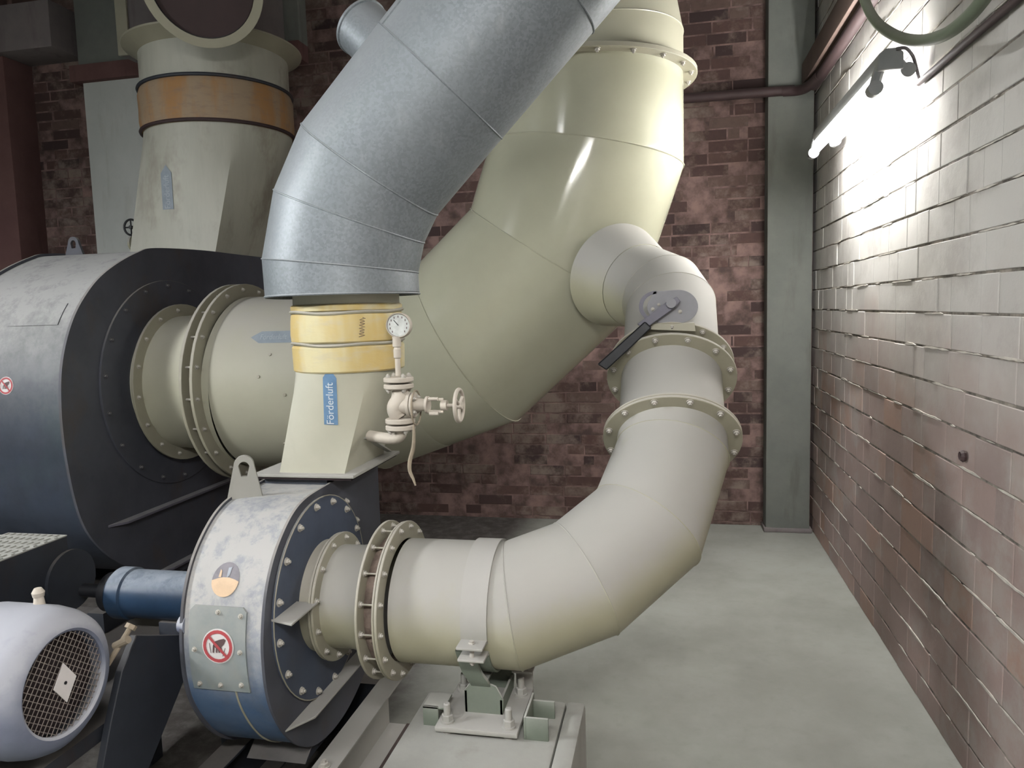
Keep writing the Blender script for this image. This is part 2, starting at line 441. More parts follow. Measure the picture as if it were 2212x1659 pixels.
def brick_wall(name, mort, mat, P, U, N, L, H, bw, bh, gap, z0, jit, stag=.5, vgap=None, y0=0.):
    """brick field: every brick its own little block, faces at slightly different depths"""
    P, U, N = V(P), V(U), V(N); mb = MB(); rows = int(H/bh)+2; vgap = vgap or gap
    for r in range(-1, rows):
        zb = z0 + r*bh
        if zb+bh < 0 or zb > H: continue
        s_ = -bw*random.random()*.2 + y0; first = True
        x = -bw*(stag if r % 2 else 0) + s_
        while x < L:
            w_ = bw if random.random() > .25 else bw*.5
            x1 = min(x+w_, L); xx = max(x, 0)
            if x1 > xx+.01:
                d = random.random()*jit; tl = (random.random()-.5)*jit*.5
                a, b = xx+vgap/2, x1-vgap/2; za, zt = max(zb+gap/2, 0), min(zb+bh-gap/2*random.uniform(.6, 1.3), H)
                if zt-za > .01:
                    e = .0022; back = -.01
                    pts = []
                    for (q, z, dd) in ((a, za, back), (b, za, back), (b, zt, back), (a, zt, back)): pts.append(P+U*q+V((0, 0, z))+N*dd)
                    for (q, z, dd) in ((a, za, d-e), (b, za, d+tl-e), (b, zt, d+tl-e), (a, zt, d-e)): pts.append(P+U*q+V((0, 0, z))+N*dd)
                    for (q, z, dd) in ((a+e, za+e, d), (b-e, za+e, d+tl), (b-e, zt-e, d+tl), (a+e, zt-e, d)): pts.append(P+U*q+V((0, 0, z))+N*dd)
                    fs = [(8, 9, 10, 11)]
                    for o in (0, 4):
                        for i in range(4): j = (i+1) % 4; fs.append((o+i, o+j, o+4+j, o+4+i))
                    mb.add(pts, fs)
            x = x1
    return mb
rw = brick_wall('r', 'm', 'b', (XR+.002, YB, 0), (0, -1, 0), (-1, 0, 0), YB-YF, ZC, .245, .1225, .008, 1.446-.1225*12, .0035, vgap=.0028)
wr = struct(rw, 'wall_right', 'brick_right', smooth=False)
mr_ = sme = MB()
for r in range(0, 30):
    zz = 1.446-.1225*12+r*.1225; y = YB
    while y > .3:
        y -= random.expovariate(4.5)
        l_ = random.uniform(.03, .32); h_ = random.uniform(.0022, .0052); zc_ = zz+random.uniform(-.002, .003)
        n_ = max(2, int(l_/.03)); pa = []; pb = []
        for q in range(n_+1):
            e_ = 0 if q in (0, n_) else 1
            pa.append((y-l_*q/n_, zc_+h_*e_*random.uniform(.4, 1.3))); pb.append((y-l_*q/n_, zc_-h_*e_*random.uniform(.2, 1.)-.0003))
        sme.prism([(XR+.001, a_, b_) for a_, b_ in pa+pb[::-1]], (-random.uniform(.002, .0045), 0, 0))
        y -= l_
build(sme, 'mortar_smears', 'mortar_light', wr, smooth=False)
build(MB().box((XR+.0035, YF, 0), (XR+.2, YB+.2, ZC)), 'mortar', 'mortar_right', wr)
bwall = brick_wall('b', 'm', 'b', (XL, YB+.004, 0), (1, 0, 0), (0, -1, 0), XR-XL, ZC, .25, .0745, .009, .02, .004, vgap=.008)
wb = struct(bwall, 'wall_back', 'brick_back', smooth=False)
build(MB().box((XL, YB+.003, 0), (XR, YB+.2, ZC)), 'mortar', 'mortar_back', wb)

# concrete column in the right corner (rough foot), ledge, left-hand pier, panels and lintels
b = MB().box((.612, 4.985, .02), (.885, YB+.02, ZC), bev=.012); struct(b, 'trim_1', 'concrete')
b = MB().box((.60, 4.97, 0), (.90, YB+.02, .028), bev=.008); struct(b, 'trim_2', 'concrete_dark')
struct(MB().box((.80, -3, 2.80), (XR+.02, 4.93, 2.93), bev=.006), 'trim_3', 'ledge')
struct(MB().box((-5.6, 4.86, 0), (-4.86, YB+.02, 3.5), bev=.01), 'trim_4', 'redbrown')
struct(MB().box((-4.33, 5.03, 0), (-2.75, YB+.03, 3.30), bev=.004), 'trim_5', 'concrete_pale')
struct(MB().box((-4.33, 5.00, 3.42), (-2.52, YB+.03, ZC), bev=.004), 'trim_6', 'concrete')
struct(MB().box((-4.40, 4.98, 3.30), (-2.52, YB+.03, 3.42), bev=.004), 'trim_7', 'redbrown')
struct(MB().box((-5.6, 4.80, 3.50), (-4.37, YB+.03, 3.83), bev=.01), 'trim_8', 'concrete_dark')

# ------------------------------------------------------------------ lamps
def lamp(loc, label, tube_mat, dirv=(0, 1, 0), L=1.2, flip=1, hood=False):
    """two bare tubes in round sockets at either end of a narrow housing; loc = middle of the housing underside"""
    D = V(dirv); c = V(loc); sx = D.cross(V((0, 0, 1))) * flip
    th = thing('fluorescent_lamp', c, label, 'lamp', 'fluorescent lamps')
    a, e = c-D*L/2, c+D*L/2
    u = sx; 
    prof = [(-.044, -.012), (.044, -.012), (.040, .045), (.018, .062), (-.024, .062), (-.042, .045)]
    build(MB().prism([a-D*.03+u*x+V((0, 0, z)) for x, z in prof], D*(L+.06), .003), 'housing', 'lamp_body', th)
    if hood:
        build(MB().tube([c+V((0, 0, .06)), V((c.x, c.y, ZC))], .006, 8), 'hanging_cord', 'cable', th)
        prof = [(-.15, .0), (-.06, .058), (.06, .058), (.15, .0), (.153, .003), (.062, .062), (-.062, .062), (-.153, .003)]
        build(MB().prism([a-D*.05+u*x+V((0, 0, z)) for x, z in prof], D*(L+.10)), 'added_hood', 'sign_white', th)  # unseen hood, added to keep the lamp's light off the upper walls
    for s_, dz in (((-1, -.030), (1, -.030)) if hood else ((-1, -.014), (1, -.068))):
        tp = u*((.062 if s_ < 0 else .045)*s_)+V((0, 0, dz))
        build(MB().lathe([(0, 0), (.013, 0), (.0155, .004), (.0155, L-.064), (.013, L-.06), (0, L-.06)], a+tp+D*.03, D, 20), 'tube', tube_mat, th)
        for q in (a+D*.01, e-D*.01):
            k = MB().cyl(q+tp-D*.028, q+tp+D*.028, .026, .024, 20)
            k.box((-.045, -.02, -.015), (.045, .02, .02)) if False else None
            m0 = q+u*(.02*s_)+V((0, 0, .02)); m1 = q+tp
            k.tube([m0-D*.0, (m0+m1)/2+V((0, 0, .008)), m1], .02, 10)
            build(k, 'socket', 'lamp_body', th)
    return th
lamp((.785, 3.61, 2.33), 'twin-tube fluorescent wall lamp glowing on the pale block wall', 'tube', (0, 1, 0), flip=-1)
lamp((.05, -.5, 2.50), 'twin-tube fluorescent lamp hanging just behind the camera', 'tube_side', (1, 0, 0), L=1.2, flip=-1, hood=True)
lamp((-2.1, -1.6, 3.3), 'twin-tube fluorescent lamp hanging behind the camera, left of the fans', 'tube_back', (1, 0, 0), flip=1, hood=True)
lamp((-4.6, .2, 2.9), 'twin-tube fluorescent lamp hanging far left of the fans', 'tube_left', (0, 1, 0), flip=1, hood=True)
# conduit on the right wall + cable from the lamp
pts = [hit(1990, 183, 0, .895), hit(2005, 170, 0, .893), hit(2090, 104, 0, .893)]
z_ = 2.265
cd_pts = [(.893, 3.03, z_+.01), (.893, 2.2, z_), (.893, .5, z_-.02), (.893, -2.5, z_-.02)]
tag(build(MB().tube(cd_pts, .012, 12), 'conduit', 'pipe_brown'), 'thin brown conduit along the right wall level with the lamp', 'conduit')
pc = [V((.80, 2.975, 2.385)), V((.83, 2.965, 2.385)), V((.865, 3.0, 2.36)), V((.885, 3.02, 2.31)), V((.893, 3.02, 2.275)), V((.893, 2.96, 2.27))]
sm = []
for i in range(len(pc)-1):
    for k in range(5): sm.append(pc[i].lerp(pc[i+1], k/5))
sm.append(pc[-1])
for _ in range(3): sm = [sm[0]]+[(sm[i-1]+sm[i]*2+sm[i+1])/4 for i in range(1, len(sm)-1)]+[sm[-1]]
tag(build(MB().tube(sm, .006, 8), 'lamp_cable', 'cable'), 'short grey cable from the wall lamp housing down to the conduit', 'cable')

def smooth_path(P, n=8, it=2):
    P = [V(p) for p in P]; out = []
    for i in range(len(P)-1):
        p0, p1, p2, p3 = P[max(i-1, 0)], P[i], P[i+1], P[min(i+2, len(P)-1)]
        for k in range(n):
            t = k/n; out.append(.5*((2*p1)+(p2-p0)*t+(2*p0-5*p1+4*p2-p3)*t*t+(3*p1-p0-3*p2+p3)*t*t*t))
    out.append(P[-1]); return out
hp = [hit(x, y, 0, .72) for x, y in ((1850, -70), (1868, 0), (1893, 47), (1935, 77), (1985, 88), (2040, 75), (2090, 38), (2130, -10), (2165, -70))]
tag(build(MB().tube(smooth_path(hp), .017, 14), 'hose', 'hose'), 'green-grey hose hanging in a loop above the wall lamp', 'hose')
pp = [(-1.2, 5.07, 2.80), (.55, 5.07, 2.79), (.55, 4.95, 2.79)][:2]
pp = [V((-2.2, 5.07, 2.83)), V((.5, 4.955, 2.79)), V((.70, 4.94, 2.78)), V((.80, 4.86, 2.765)), V((.845, 4.6, 2.765)), V((.85, 4.2, 2.765)), V((.85, -2.5, 2.765))]
tag(build(MB().tube(smooth_path(pp, 6), .03, 14), 'wall_pipe', 'pipe_brown'), 'dark pipe crossing the back wall and bending along the right wall under the ledge', 'pipe')
# chipped hole on the right wall and red paint spot
hc = hit(2085, 985, 0, .905)
t_ = thing('wall_plug', hc, 'small grey broken wall plug in the lower right wall', 'plug')
build(MB().lathe([(.006, .004), (.017, 0), (.02, .008), (.014, .016), (.008, .012), (.006, -.002), (0, -.002)], hc, (-1, 0, 0), 9), 'rim', 'pipe_brown', t_)

# ------------------------------------------------------------------ large beige duct
def flange_set(parent, c, axis, ri, ro, t, nb, br, mat='flange', ph=.15, side=1, name='flange', bR=None):
    build(MB().ring(c, axis, ri, ro, t), name, mat, parent)
    d = V(axis).normalized()
    bolt_circle(parent, V(c)+d*(t/2)*side, d*side, bR or (ri+ro)/2+.004, nb, br, ph)

YP = 3.6
RB = .452
big = thing('large_air_duct', (-1.0, YP, 0), 'large glossy beige duct leaving the big fan and rising up the back wall', 'duct')
c0 = V((-2.16, YP, 1.155))
path = [c0, V((-1.50, YP, 1.155)), V((-.975, YP, 1.345)), V((-.545, YP, 1.735)), V((-.378, YP, 2.215)), V((-.378, YP, 2.548))]
pm = path[1].lerp(path[2], .5)
body = build(MB().miter([path[0], path[1], pm], RB, 72, bead=.0035), 'horizontal_section', 'beige_dull', big)
build(MB().miter([pm]+path[2:], RB, 72, bead=.0035), 'rising_section', 'beige_gloss', big)
top = [V((-.378, YP, 2.556)), V((-.378, YP, 2.69)), V((-.43, YP, 2.96)), V((-.62, YP, 3.4)), V((-.95, YP, 3.95)), V((-1.3, YP, ZC-.0))]
build(MB().miter(top, RB, 72, bead=.003), 'upper_section', 'beige', big)
build(MB().ring((-.378, YP, 2.552), (0, 0, 1), RB-.01, RB+.062, .02), 'flange', 'flange', big)
bolt_circle(big, (-.378, YP, 2.542), (0, 0, -1), RB+.034, 20, .010, .1)
# nozzle side of it: reducer, twin flange
build(MB().ring((-2.205, YP, 1.157), (1, 0, 0), RB-.01, .52, .016), 'flange', 'flange', big)
bolt_circle(big, (-2.197, YP, 1.157), (1, 0, 0), .49, 20, .009, .08)
build(MB().miter([(-2.2, YP, 1.157), c0], RB, 72), 'collar', 'beige', big)
# arrow sticker on the horizontal run
tb = bvh_of(body)
def arrow(L, wd, head): return [(-L/2, -wd/2), (L/2-head, -wd/2), (L/2, 0), (L/2-head, wd/2), (-L/2, wd/2)]
ac = hit(576, 729, 1, 3.16)
fa = build(decal(arrow(.24, .055, .05), (ac, (-1, 0, 0), (0, 0, 1)), tb, .0015, (0, 1, 0), .02), 'arrow_sticker', 'sticker_faint', big, 'faded blue arrow sticker pointing left')
text_mesh('Förderluft', .034, big, 'sticker_faint_text', (ac, (1, 0, 0), (0, 0, 1)), tb, (0, 1, 0), 0, 'lettering', .003)
# patch plate / weld lugs on the horizontal run
for q in ((588, 765), (570, 812), (607, 962), (627, 850)):
    p = hit(q[0], q[1], 1, 3.2); h = tb.ray_cast(p-V((0, 1, 0)), V((0, 1, 0)))
    if h[0] is not None: build(MB().disc(h[0]-V((0, .002, 0)), h[1], .008, .006, 10), 'rivet', 'flange', big)

# ------------------------------------------------------------------ fans
def scroll_fan(name, label, face, X0, X1, zc, yc, wrapmat, sidemat, lip, pt):
    """housing from an outline (Y, z) on the inlet side; X0 = inlet face, X1 = rear face"""
    th = thing(name, (X1, yc, 0), label, 'fan')
    # smooth outline
    f3 = smooth_path([(0, y, z) for y, z in face], 6)
    f3 = [(p.y, p.z) for p in f3]
    cy = sum(p[0] for p in f3)/len(f3); cz = sum(p[1] for p in f3)/len(f3)
    n = len(f3)
    mb = MB(); fs = []
    vs = [(X0+.0, y, z) for y, z in f3]+[(X1, y, z) for y, z in f3]
    fs = [(i, i+1, n+i+1, n+i) for i in range(n-1)]
    mb.add(vs, fs)
    wr_ = build(mb, 'casing', wrapmat, th, ang=50)
    for x, dx in ((X0, pt), (X1, -pt)):
        pl = []
        for i, (y, z) in enumerate(f3):
            a = f3[max(i-1, 0)]; b_ = f3[min(i+1, n-1)]
            ty, tz = b_[0]-a[0], b_[1]-a[1]; l = math.hypot(ty, tz) or 1
            ny, nz = tz/l, -ty/l
            if ny*(y-cy)+nz*(z-cz) < 0: ny, nz = -ny, -nz
            pl.append((x, y+ny*lip, min(z+nz*lip, max(face[0][1], face[-1][1])+.0 if i in (0, n-1) else 99)))
        build(MB().prism(pl, (dx, 0, 0), .0), 'side_plate', sidemat, th)
    return th, wr_

def lug(parent, base, u, w_, h_, t_, mat, tilt=(0, 0, 1), name='lifting_lug', hole=.3):
    """rounded eye plate with a hole; base centre, u = width direction"""
    u = V(u).normalized(); v = V(tilt).normalized(); nn = u.cross(v).normalized()
    n = 28; out = []; inn = []
    ch = h_-w_*.27; R = w_*.27
    prof = [(-w_/2, 0)]+[(-R*cos(pi*k/12), ch+R*sin(pi*k/12)) for k in range(13)]+[(w_/2, 0)]
    m_ = len(prof); hr = w_*hole*.5; hy = ch-.1*h_
    hol = []
    for x, y in prof:
        a = math.atan2(y-hy, x); hol.append((hr*cos(a), hy+hr*1.35*sin(a)))
    mb = MB(); b0 = V(base)
    vs = []
    for s_ in (-.5, .5):
        vs += [b0+u*x+v*y+nn*t_*s_ for x, y in prof]; vs += [b0+u*x+v*y+nn*t_*s_ for x, y in hol]
    q = 2*m_; fs = []
    for i in range(m_-1):
        fs += [(i, i+1, m_+i+1, m_+i), (q+i, q+m_+i, q+m_+i+1, q+i+1), (i, q+i, q+i+1, i+1), (m_+i, m_+i+1, q+m_+i+1, q+m_+i)]
    i = m_-1; fs += [(i, 0, m_, m_+i), (q+i, q+m_+i, q+m_, q), (i, q+i, q, 0), (m_+i, m_, q+m_, q+m_+i)]
    mb.add(vs, fs); return build(mb, name, mat, parent)

def warning_sign(parent, c, r, tree, tiltv=(0, 0, 1)):
    pl = (c, (1, 0, 0), tiltv); dv = (0, 1, 0)
    s_ = build(decal(circ(r), pl, tree, .0015, dv, r/6), 'warning_sign', 'sign_white', parent, 'round prohibition sign, hand in red ring')
    def sub(nm, poly, mat, off): build(decal(poly, pl, tree, off, dv, r/5), nm, mat, s_)
    ringp = circ(r*.93, 48)+[(r*.93, -1e-5)]+[(r*.74, -1e-5)]+circ(r*.74, 48)[::-1]
    mb = MB()
    for k in range(24):
        a0, a1 = 2*pi*k/24, 2*pi*(k+1)/24+.003
        seg = decal([(r*.93*cos(a0), r*.93*sin(a0)), (r*.93*cos(a1), r*.93*sin(a1)), (r*.74*cos(a1), r*.74*sin(a1)), (r*.74*cos(a0), r*.74*sin(a0))], pl, tree, .003, dv, r/3)
        mb.add(seg.v, seg.f)
    build(mb, 'red_ring', 'sign_red', s_, smooth=False)
    hand = [(.55, .42), (.42, .5), (.1, .42), (-.2, .3), (-.32, .05), (-.36, -.38), (-.26, -.4), (-.2, -.05), (-.12, -.1), (-.14, -.36), (-.04, -.4), (.0, -.12), (.05, -.38), (.15, -.36), (.14, -.12), (.24, -.3), (.3, -.24), (.26, .0), (.45, .2)]
    sub('hand', [(x*r*.95, y*r*.95) for x, y in hand], 'sign_black', .0028)
    for x0, x1 in ((-.52, -.44), (.3, .48)):
        sg = 1 if x0 > 0 else -1
        a = (x0, .18 if sg < 0 else -.55); b_ = (x1, -.4 if sg < 0 else -.05)
        sub('line', [(a[0]*r-.02*r, a[1]*r), (a[0]*r+.02*r, a[1]*r), (b_[0]*r+.02*r, b_[1]*r), (b_[0]*r-.02*r, b_[1]*r)], 'sign_black', .0028)
    q = .062
    d0, d1 = V((-.58, .58)).normalized(), V((.58, -.58)).normalized(); pn = V((.707, .707))
    bar = [d0*r*.8+pn*r*q*1.3, d1*r*.8+pn*r*q*1.3, d1*r*.8-pn*r*q*1.3, d0*r*.8-pn*r*q*1.3]
    sub('slash', [(p[0], p[1]) for p in bar], 'sign_red', .0036)
    return s_

# --- big fan
face_big = [(4.66, 1.885), (4.3, 1.885), (3.93, 1.885), (3.53, 1.868), (3.40, 1.838), (3.24, 1.77), (3.107, 1.69), (3.0, 1.588), (2.93, 1.49), (2.874, 1.368), (2.842, 1.244),
            (2.828, 1.1), (2.828, .97), (2.836, .86), (2.855, .72), (2.89, .58), (2.96, .455), (3.09, .32), (3.27, .20), (3.48, .13), (3.75, .10), (4.05, .16), (4.32, .34), (4.52, .6), (4.63, .9), (4.66, 1.2), (4.66, 1.5), (4.66, 1.885)]
XF = -2.69
bigfan, bf_case = scroll_fan('large_centrifugal_fan', 'large dark blue centrifugal fan with dusty drum, cut by the left picture edge', face_big, XF, -3.34, 1.157, YP, 'navy', 'dark_side', .014, .014)
FX = XF+.014
cv = MB().disc((FX+.006, YP, 1.157), (1, 0, 0), .555, .012, 72)
build(cv, 'cover_plate', 'dark_side', bigfan); bolt_circle(bigfan, (FX+.012, YP, 1.157), (1, 0, 0), .525, 18, .0095, .2, 'bolt_dark')
# inlet nozzle: ring on the face, pipe, flared twin flange with cloth strip between
build(MB().ring((-2.60, YP, 1.157), (1, 0, 0), .335, .425, .014), 'inlet_ring', 'flange', bigfan)
bolt_circle(bigfan, (-2.593, YP, 1.157), (1, 0, 0), .392, 16, .0085, .1)
build(MB().lathe([(.36, -2.665+2.6), (.36, 0), (.36, .03), (.37, .17), (.42, .30), (.45, .33)], (-2.60, YP, 1.157), (1, 0, 0), 72), 'inlet_nozzle', 'beige', bigfan)
build(MB().ring((-2.262, YP, 1.157), (1, 0, 0), .43, .52, .016), 'inlet_flange', 'flange', bigfan)
bolt_circle(bigfan, (-2.27, YP, 1.157), (-1, 0, 0), .49, 20, .009, .08)
bl = MB().lathe([(.45, -.026), (.458, -.01), (.462, 0), (.458, .012), (.45, .026)], (-2.233, YP, 1.157), (1, 0, 0), 72)
build(bl, 'flexible_joint', 'bellows', bigfan)
for k in range(20):
    a = .08+2*pi*k/20; u, v = frame((1, 0, 0)); p = V((0, YP, 1.157))+(u*cos(a)+v*sin(a))*.49
    build(MB().cyl(p+V((-2.254, 0, 0)), p+V((-2.213, 0, 0)), .006, n=8), 'tie_rod', 'bolt', bigfan)
# stiffening bars along the face
def bar_y(parent, x, y0, y1, z, w_, t_, mat, tip=0.05, name='stiffener'):
    p = [(x, y0, z), (x+w_, y0+tip, z), (x+w_, y1, z), (x, y1, z)]
    return build(MB().prism(p, (0, 0, t_), .001), name, mat, parent)
bar_y(bigfan, FX, 3.03, 4.6, .50, .05, .012, 'lever_grey', .08)
bar_y(bigfan, FX, 3.34, 4.3, .155, .05, .012, 'lever_grey', .08)
lp = hit(162, 546, 1, 3.62)
lug(bigfan, (lp.x, 3.62, 1.862), (1, 0, 0), .125, .115, .016, 'dark_side', (0, 0, 1))
tr = bvh_of(bf_case)
wc = hit(22, 832, 1, 2.86)
warning_sign(bigfan, wc, .041, tr)
# welded label plates on the big drum
for (x0, y0, x1, y1), mt in (((10, 655, 110, 705), 'blue'),):
    a, b_ = hit(x0, y1, 1, 2.9), hit(x1, y0, 1, 2.9)
    build(decal([(0, 0), (b_.x-a.x, 0), (b_.x-a.x, b_.z-a.z), (0, b_.z-a.z)], (a, (1, 0, 0), (0, 0, 1)), tr, .001, (0, 1, 0), .03, thick=.004), 'name_plate', 'navy', bigfan)
# base under big fan
bb = MB()
for x in (-2.72, -3.36): bb.box((x-.045, 2.95, 0), (x+.045, 4.75, .10), bev=.004)
for y in (3.0, 4.6): bb.box((-3.3, y-.04, .0), (-2.75, y+.04, .09), bev=.004)
o = build(bb, 'base_frame', 'frame', bigfan)

# --- small fan
YS, ZS = 2.0, .66
face_s = [(2.46, .985), (2.35, .983), (2.22, .975), (2.07, .972), (1.94, .966), (1.86, .944), (1.79, .898), (1.735, .84), (1.695, .765), (1.672, .673), (1.668, .6), (1.674, .53), (1.695, .46),
          (1.745, .373), (1.81, .3), (1.90, .245), (2.02, .222), (2.15, .235), (2.28, .29), (2.38, .385), (2.44, .5), (2.46, .63), (2.46, .8), (2.46, .985)]
XS0, XS1 = -1.04, -1.27
sfan, sf_case = scroll_fan('small_centrifugal_fan', 'small blue centrifugal fan in front with dust-covered casing and warning sign', face_s, XS0, XS1, ZS, YS, 'blue', 'dark_side', .008, .008)
sx = XS0+.008
build(MB().disc((sx+.004, YS, ZS), (1, 0, 0), .297, .008, 72), 'cover_plate', 'cover', sfan)
build(MB().ring((sx+.0075, YS, ZS), (1, 0, 0), .2955, .2985, .0025, b=.0005), 'cover_rim', 'flange', sfan)
bolt_circle(sfan, (sx+.008, YS, ZS), (1, 0, 0), .277, 16, .0085, .1)
# four wing bolts further out on the face
for q in ((747, 1083), (769, 1123)):
    p = hit(q[0], q[1], 0, sx); bolt(sfan, p, (1, 0, 0), .008)
build(MB().lathe([(.165, -.065), (.16, -.02), (.152, 0)], (-.97, YS, ZS), (1, 0, 0), 64), 'inlet_collar', 'flange', sfan)
build(MB().ring((-.973, YS, ZS), (1, 0, 0), .145, .188, .008), 'inlet_ring', 'flange', sfan)
build(MB().ring((-.983, YS, ZS), (1, 0, 0), .145, .186, .007), 'inlet_ring', 'flange', sfan)
bolt_circle(sfan, (-.969, YS, ZS), (1, 0, 0), .171, 12, .007, .25)
bar_y(sfan, sx, 1.74, 2.4, .37, .05, .006, 'clamp', .08)
o = bar_y(sfan, sx, 1.615+.09, 1.83, .70, .07, .006, 'clamp', -.02)
lb = hit(527, 1055, 0, -1.2)
lgp = hit(530, 1082, 1, 1.95)
lug(sfan, (lgp.x, 1.95, lgp.z), (.92, .39, 0), .105, .140, .012, 'clamp', (.06, -.05, 1), hole=.34)
ts = bvh_of(sf_case)
# small side pin on the drum, left
k = hit(381, 1365, 0, -1.27)
build(MB().cyl((-1.268, 1.690, k.z), (-1.288, 1.690, k.z), .026, .024, 16), 'pin', 'motor', sfan)
bead_p = [V((-1.13, y_-.001 if y_ < 2 else y_, z_-.001)) for y_, z_ in [(p.y, p.z) for p in smooth_path([(0, y, z) for y, z in face_s], 6)] if z_ < .52 and y_ < 2.1]
build(MB().tube(bead_p, .0028, 6), 'weld_bead', 'flange', sfan)
# inspection plate with bolts, sign, round sticker
def on_drum(px, py, yy=1.67):
    h = ts.ray_cast(EYE, ray(px, py).normalized()); return h[0] if h[0] is not None else hit(px, py, 1, yy)
c1 = [on_drum(422, 1484), on_drum(536, 1484), on_drum(536, 1312), on_drum(422, 1308)]
a = c1[0]; xm0, xm1 = c1[0].x, c1[2].x; z0, z1 = min(c1[0].z, c1[1].z), max(c1[2].z, c1[3].z)
xa, xb = max(c1[0].x, -1.255), min(c1[2].x, -1.055)
org = V((xa, 1.67, z0)); wdt, hgt = xb-xa, z1-z0
rr_ = .012
plp = [(0, 0), (wdt, 0), (wdt, hgt-rr_), (wdt-rr_, hgt), (rr_, hgt), (0, hgt-rr_)]
ip = build(decal(plp, (org, (1, 0, 0), (0, 0, 1)), ts, .0005, (0, 1, 0), .02, thick=.005), 'inspection_plate', 'plate', sfan, 'worn grey inspection plate')
for fx, fz in ((.13, .08), (.5, .08), (.87, .1), (.1, .5), (.9, .5), (.5, .93), (.9, .9)):
    p = org+V((wdt*fx, 0, hgt*fz)); h = ts.ray_cast(p-V((0, 1, 0)), V((0, 1, 0)))
    n_ = h[1] if h[1].y < 0 else -h[1]
    bb_ = bpy.data.objects.new('bolt', bolt_mesh(.0055)); C.objects.link(bb_); bb_.parent = ip
    mt = rotz_to(n_); mt.translation = h[0]+n_*.005-wpos(sfan); bb_.matrix_local = mt
sgc = on_drum(474, 1394); sgc.y = 1.66
tp_ = bvh_of(ip)
warning_sign(sfan, sgc, .046, tp_)
rc = on_drum(488, 1252)
pl = (rc, (1, 0, 0), (0, 0, 1))
st = build(decal(circ(.040, 28), pl, ts, .0015, (0, 1, 0), .01), 'round_sticker', 'sticker_grey', sfan, 'worn round sticker, grey above and orange below')
lowp = [(.040*cos(a_), .040*sin(a_)) for a_ in [pi+.05+(pi-.1)*k/14 for k in range(15)]]+[(.028, .002), (.01, .006), (-.008, .006), (-.02, .004)]
build(decal(lowp, pl, ts, .003, (0, 1, 0), .01), 'orange_half', 'sticker_orange', st)
build(decal([(-.022, .006), (-.014, .006), (-.015, .02), (-.02, .024)], pl, ts, .003, (0, 1, 0), .01), 'mark', 'sticker_orange', st)
build(decal([(.002, .004), (.01, .012), (.012, .03), (.002, .028)], pl, ts, .003, (0, 1, 0), .01), 'mark', 'sticker_faint_text', st)
# outlet box on top of the scroll up to the flange plate
ob = MB(); xa_, xb_, ya_, yb_ = -1.262, -1.048, 2.10, 2.45
ob.box((xa_, ya_, .96), (xb_, yb_, 1.0))
build(ob, 'outlet_neck', 'navy', sfan)
build(MB().box((xa_-.01, 2.445, .55), (xb_+.015, 2.475, 1.0), bev=.002), 'rear_rib', 'cover', sfan)

# --- outlet duct of the small fan: square foot on a plate, round top, yellow sleeves
def loft_rect_circ(mb, x0, x1, y0, y1, zb, c, r, zt, n=64, steps=10, zflat=0.):
    rings = []
    cx, cy = (x0+x1)/2, (y0+y1)/2; hx, hy = (x1-x0)/2, (y1-y0)/2
    for s_ in range(steps+1):
        t = s_/steps; rg = []
        for k in range(n):
            a = 2*pi*k/n + pi/4; ca, sa = cos(a), sin(a)
            m_ = max(abs(ca), abs(sa)); q = V((cx+hx*ca/m_, cy+hy*sa/m_, 0)); p = V((c[0]+r*ca, c[1]+r*sa, 0))
            z = zb+(zt-zb)*t; rg.append(V((q.x+(p.x-q.x)*t, q.y+(p.y-q.y)*t, z)))
        rings.append(rg)
    vs = [p for rg in rings for p in rg]; fs = []
    for s_ in range(steps):
        for k in range(n): k2 = (k+1) % n; fs.append((s_*n+k, s_*n+k2, (s_+1)*n+k2, (s_+1)*n+k))
    return mb.add(vs, fs)
od = thing('outlet_duct', (-1.1, 2.2, 1.0), 'cream tapering outlet duct with yellow cloth sleeves above the small fan', 'duct')
build(MB().box((-1.285, 2.07, 1.0), (-.945, 2.47, 1.010), bev=.002), 'foot_plate', 'clamp', od)
build(MB().box((-1.275, 2.075, .993), (-.955, 2.46, .999)), 'gasket', 'rubber', od)
CT = (-1.003, 2.215)
lo_ = MB(); loft_rect_circ(lo_, -1.205, -.985, 2.095, 2.42, 1.010, CT, .168, 1.34); lo_.cyl((CT[0], CT[1], 1.34), (CT[0], CT[1], 1.56), .166, n=64, cap=False)
odb = build(lo_, 'duct_body', 'cream', od)
def sleeve(parent, c, prof, mat): return build(MB().lathe(prof, (c[0], c[1], 0), (0, 0, 1), 72), 'cloth_sleeve', mat, parent)
sleeve(od, CT, [(.169, 1.325), (.174, 1.33), (.175, 1.36), (.176, 1.40), (.171, 1.408)], 'yellow')
sleeve(od, CT, [(.170, 1.415), (.176, 1.42), (.178, 1.44), (.176, 1.48), (.174, 1.50), (.170, 1.505)], 'yellow')
sleeve(od, CT, [(.168, 1.510), (.173, 1.513), (.174, 1.527), (.169, 1.532)], 'yellow')
for z in (1.412, 1.508):
    b = MB(); pts_ = []
    for k in range(64):
        a = 2*pi*k/64; pts_.append(V((CT[0]+.174*cos(a), CT[1]+.174*sin(a), z+.0035*sin(a*2+1)+.002*sin(a*5))))
    b.tube(pts_, .0052, 6, True); build(b, 'strap', 'flange', od)
# writing on the yellow sleeve
tsl = bvh_of(odb)
scl = hit(713, 857, 1, 2.06)
ash = .168
build(decal([(-.021, -.088), (.021, -.088), (.021, .058), (0, .088), (-.021, .058)], (scl, (1, 0, -.06), (.10, 0, 1)), tsl, .0015, (0, 1, 0), .012), 'arrow_sticker', 'sticker_blue', od, 'blue arrow sticker with white lettering, pointing up')
text_mesh('Förderluft', .032, od, 'sticker_text', (scl-V((.002, 0, .022)), (1, 0, -.06), (.10, 0, 1)), tsl, (0, 1, 0), pi/2, 'lettering', .003)
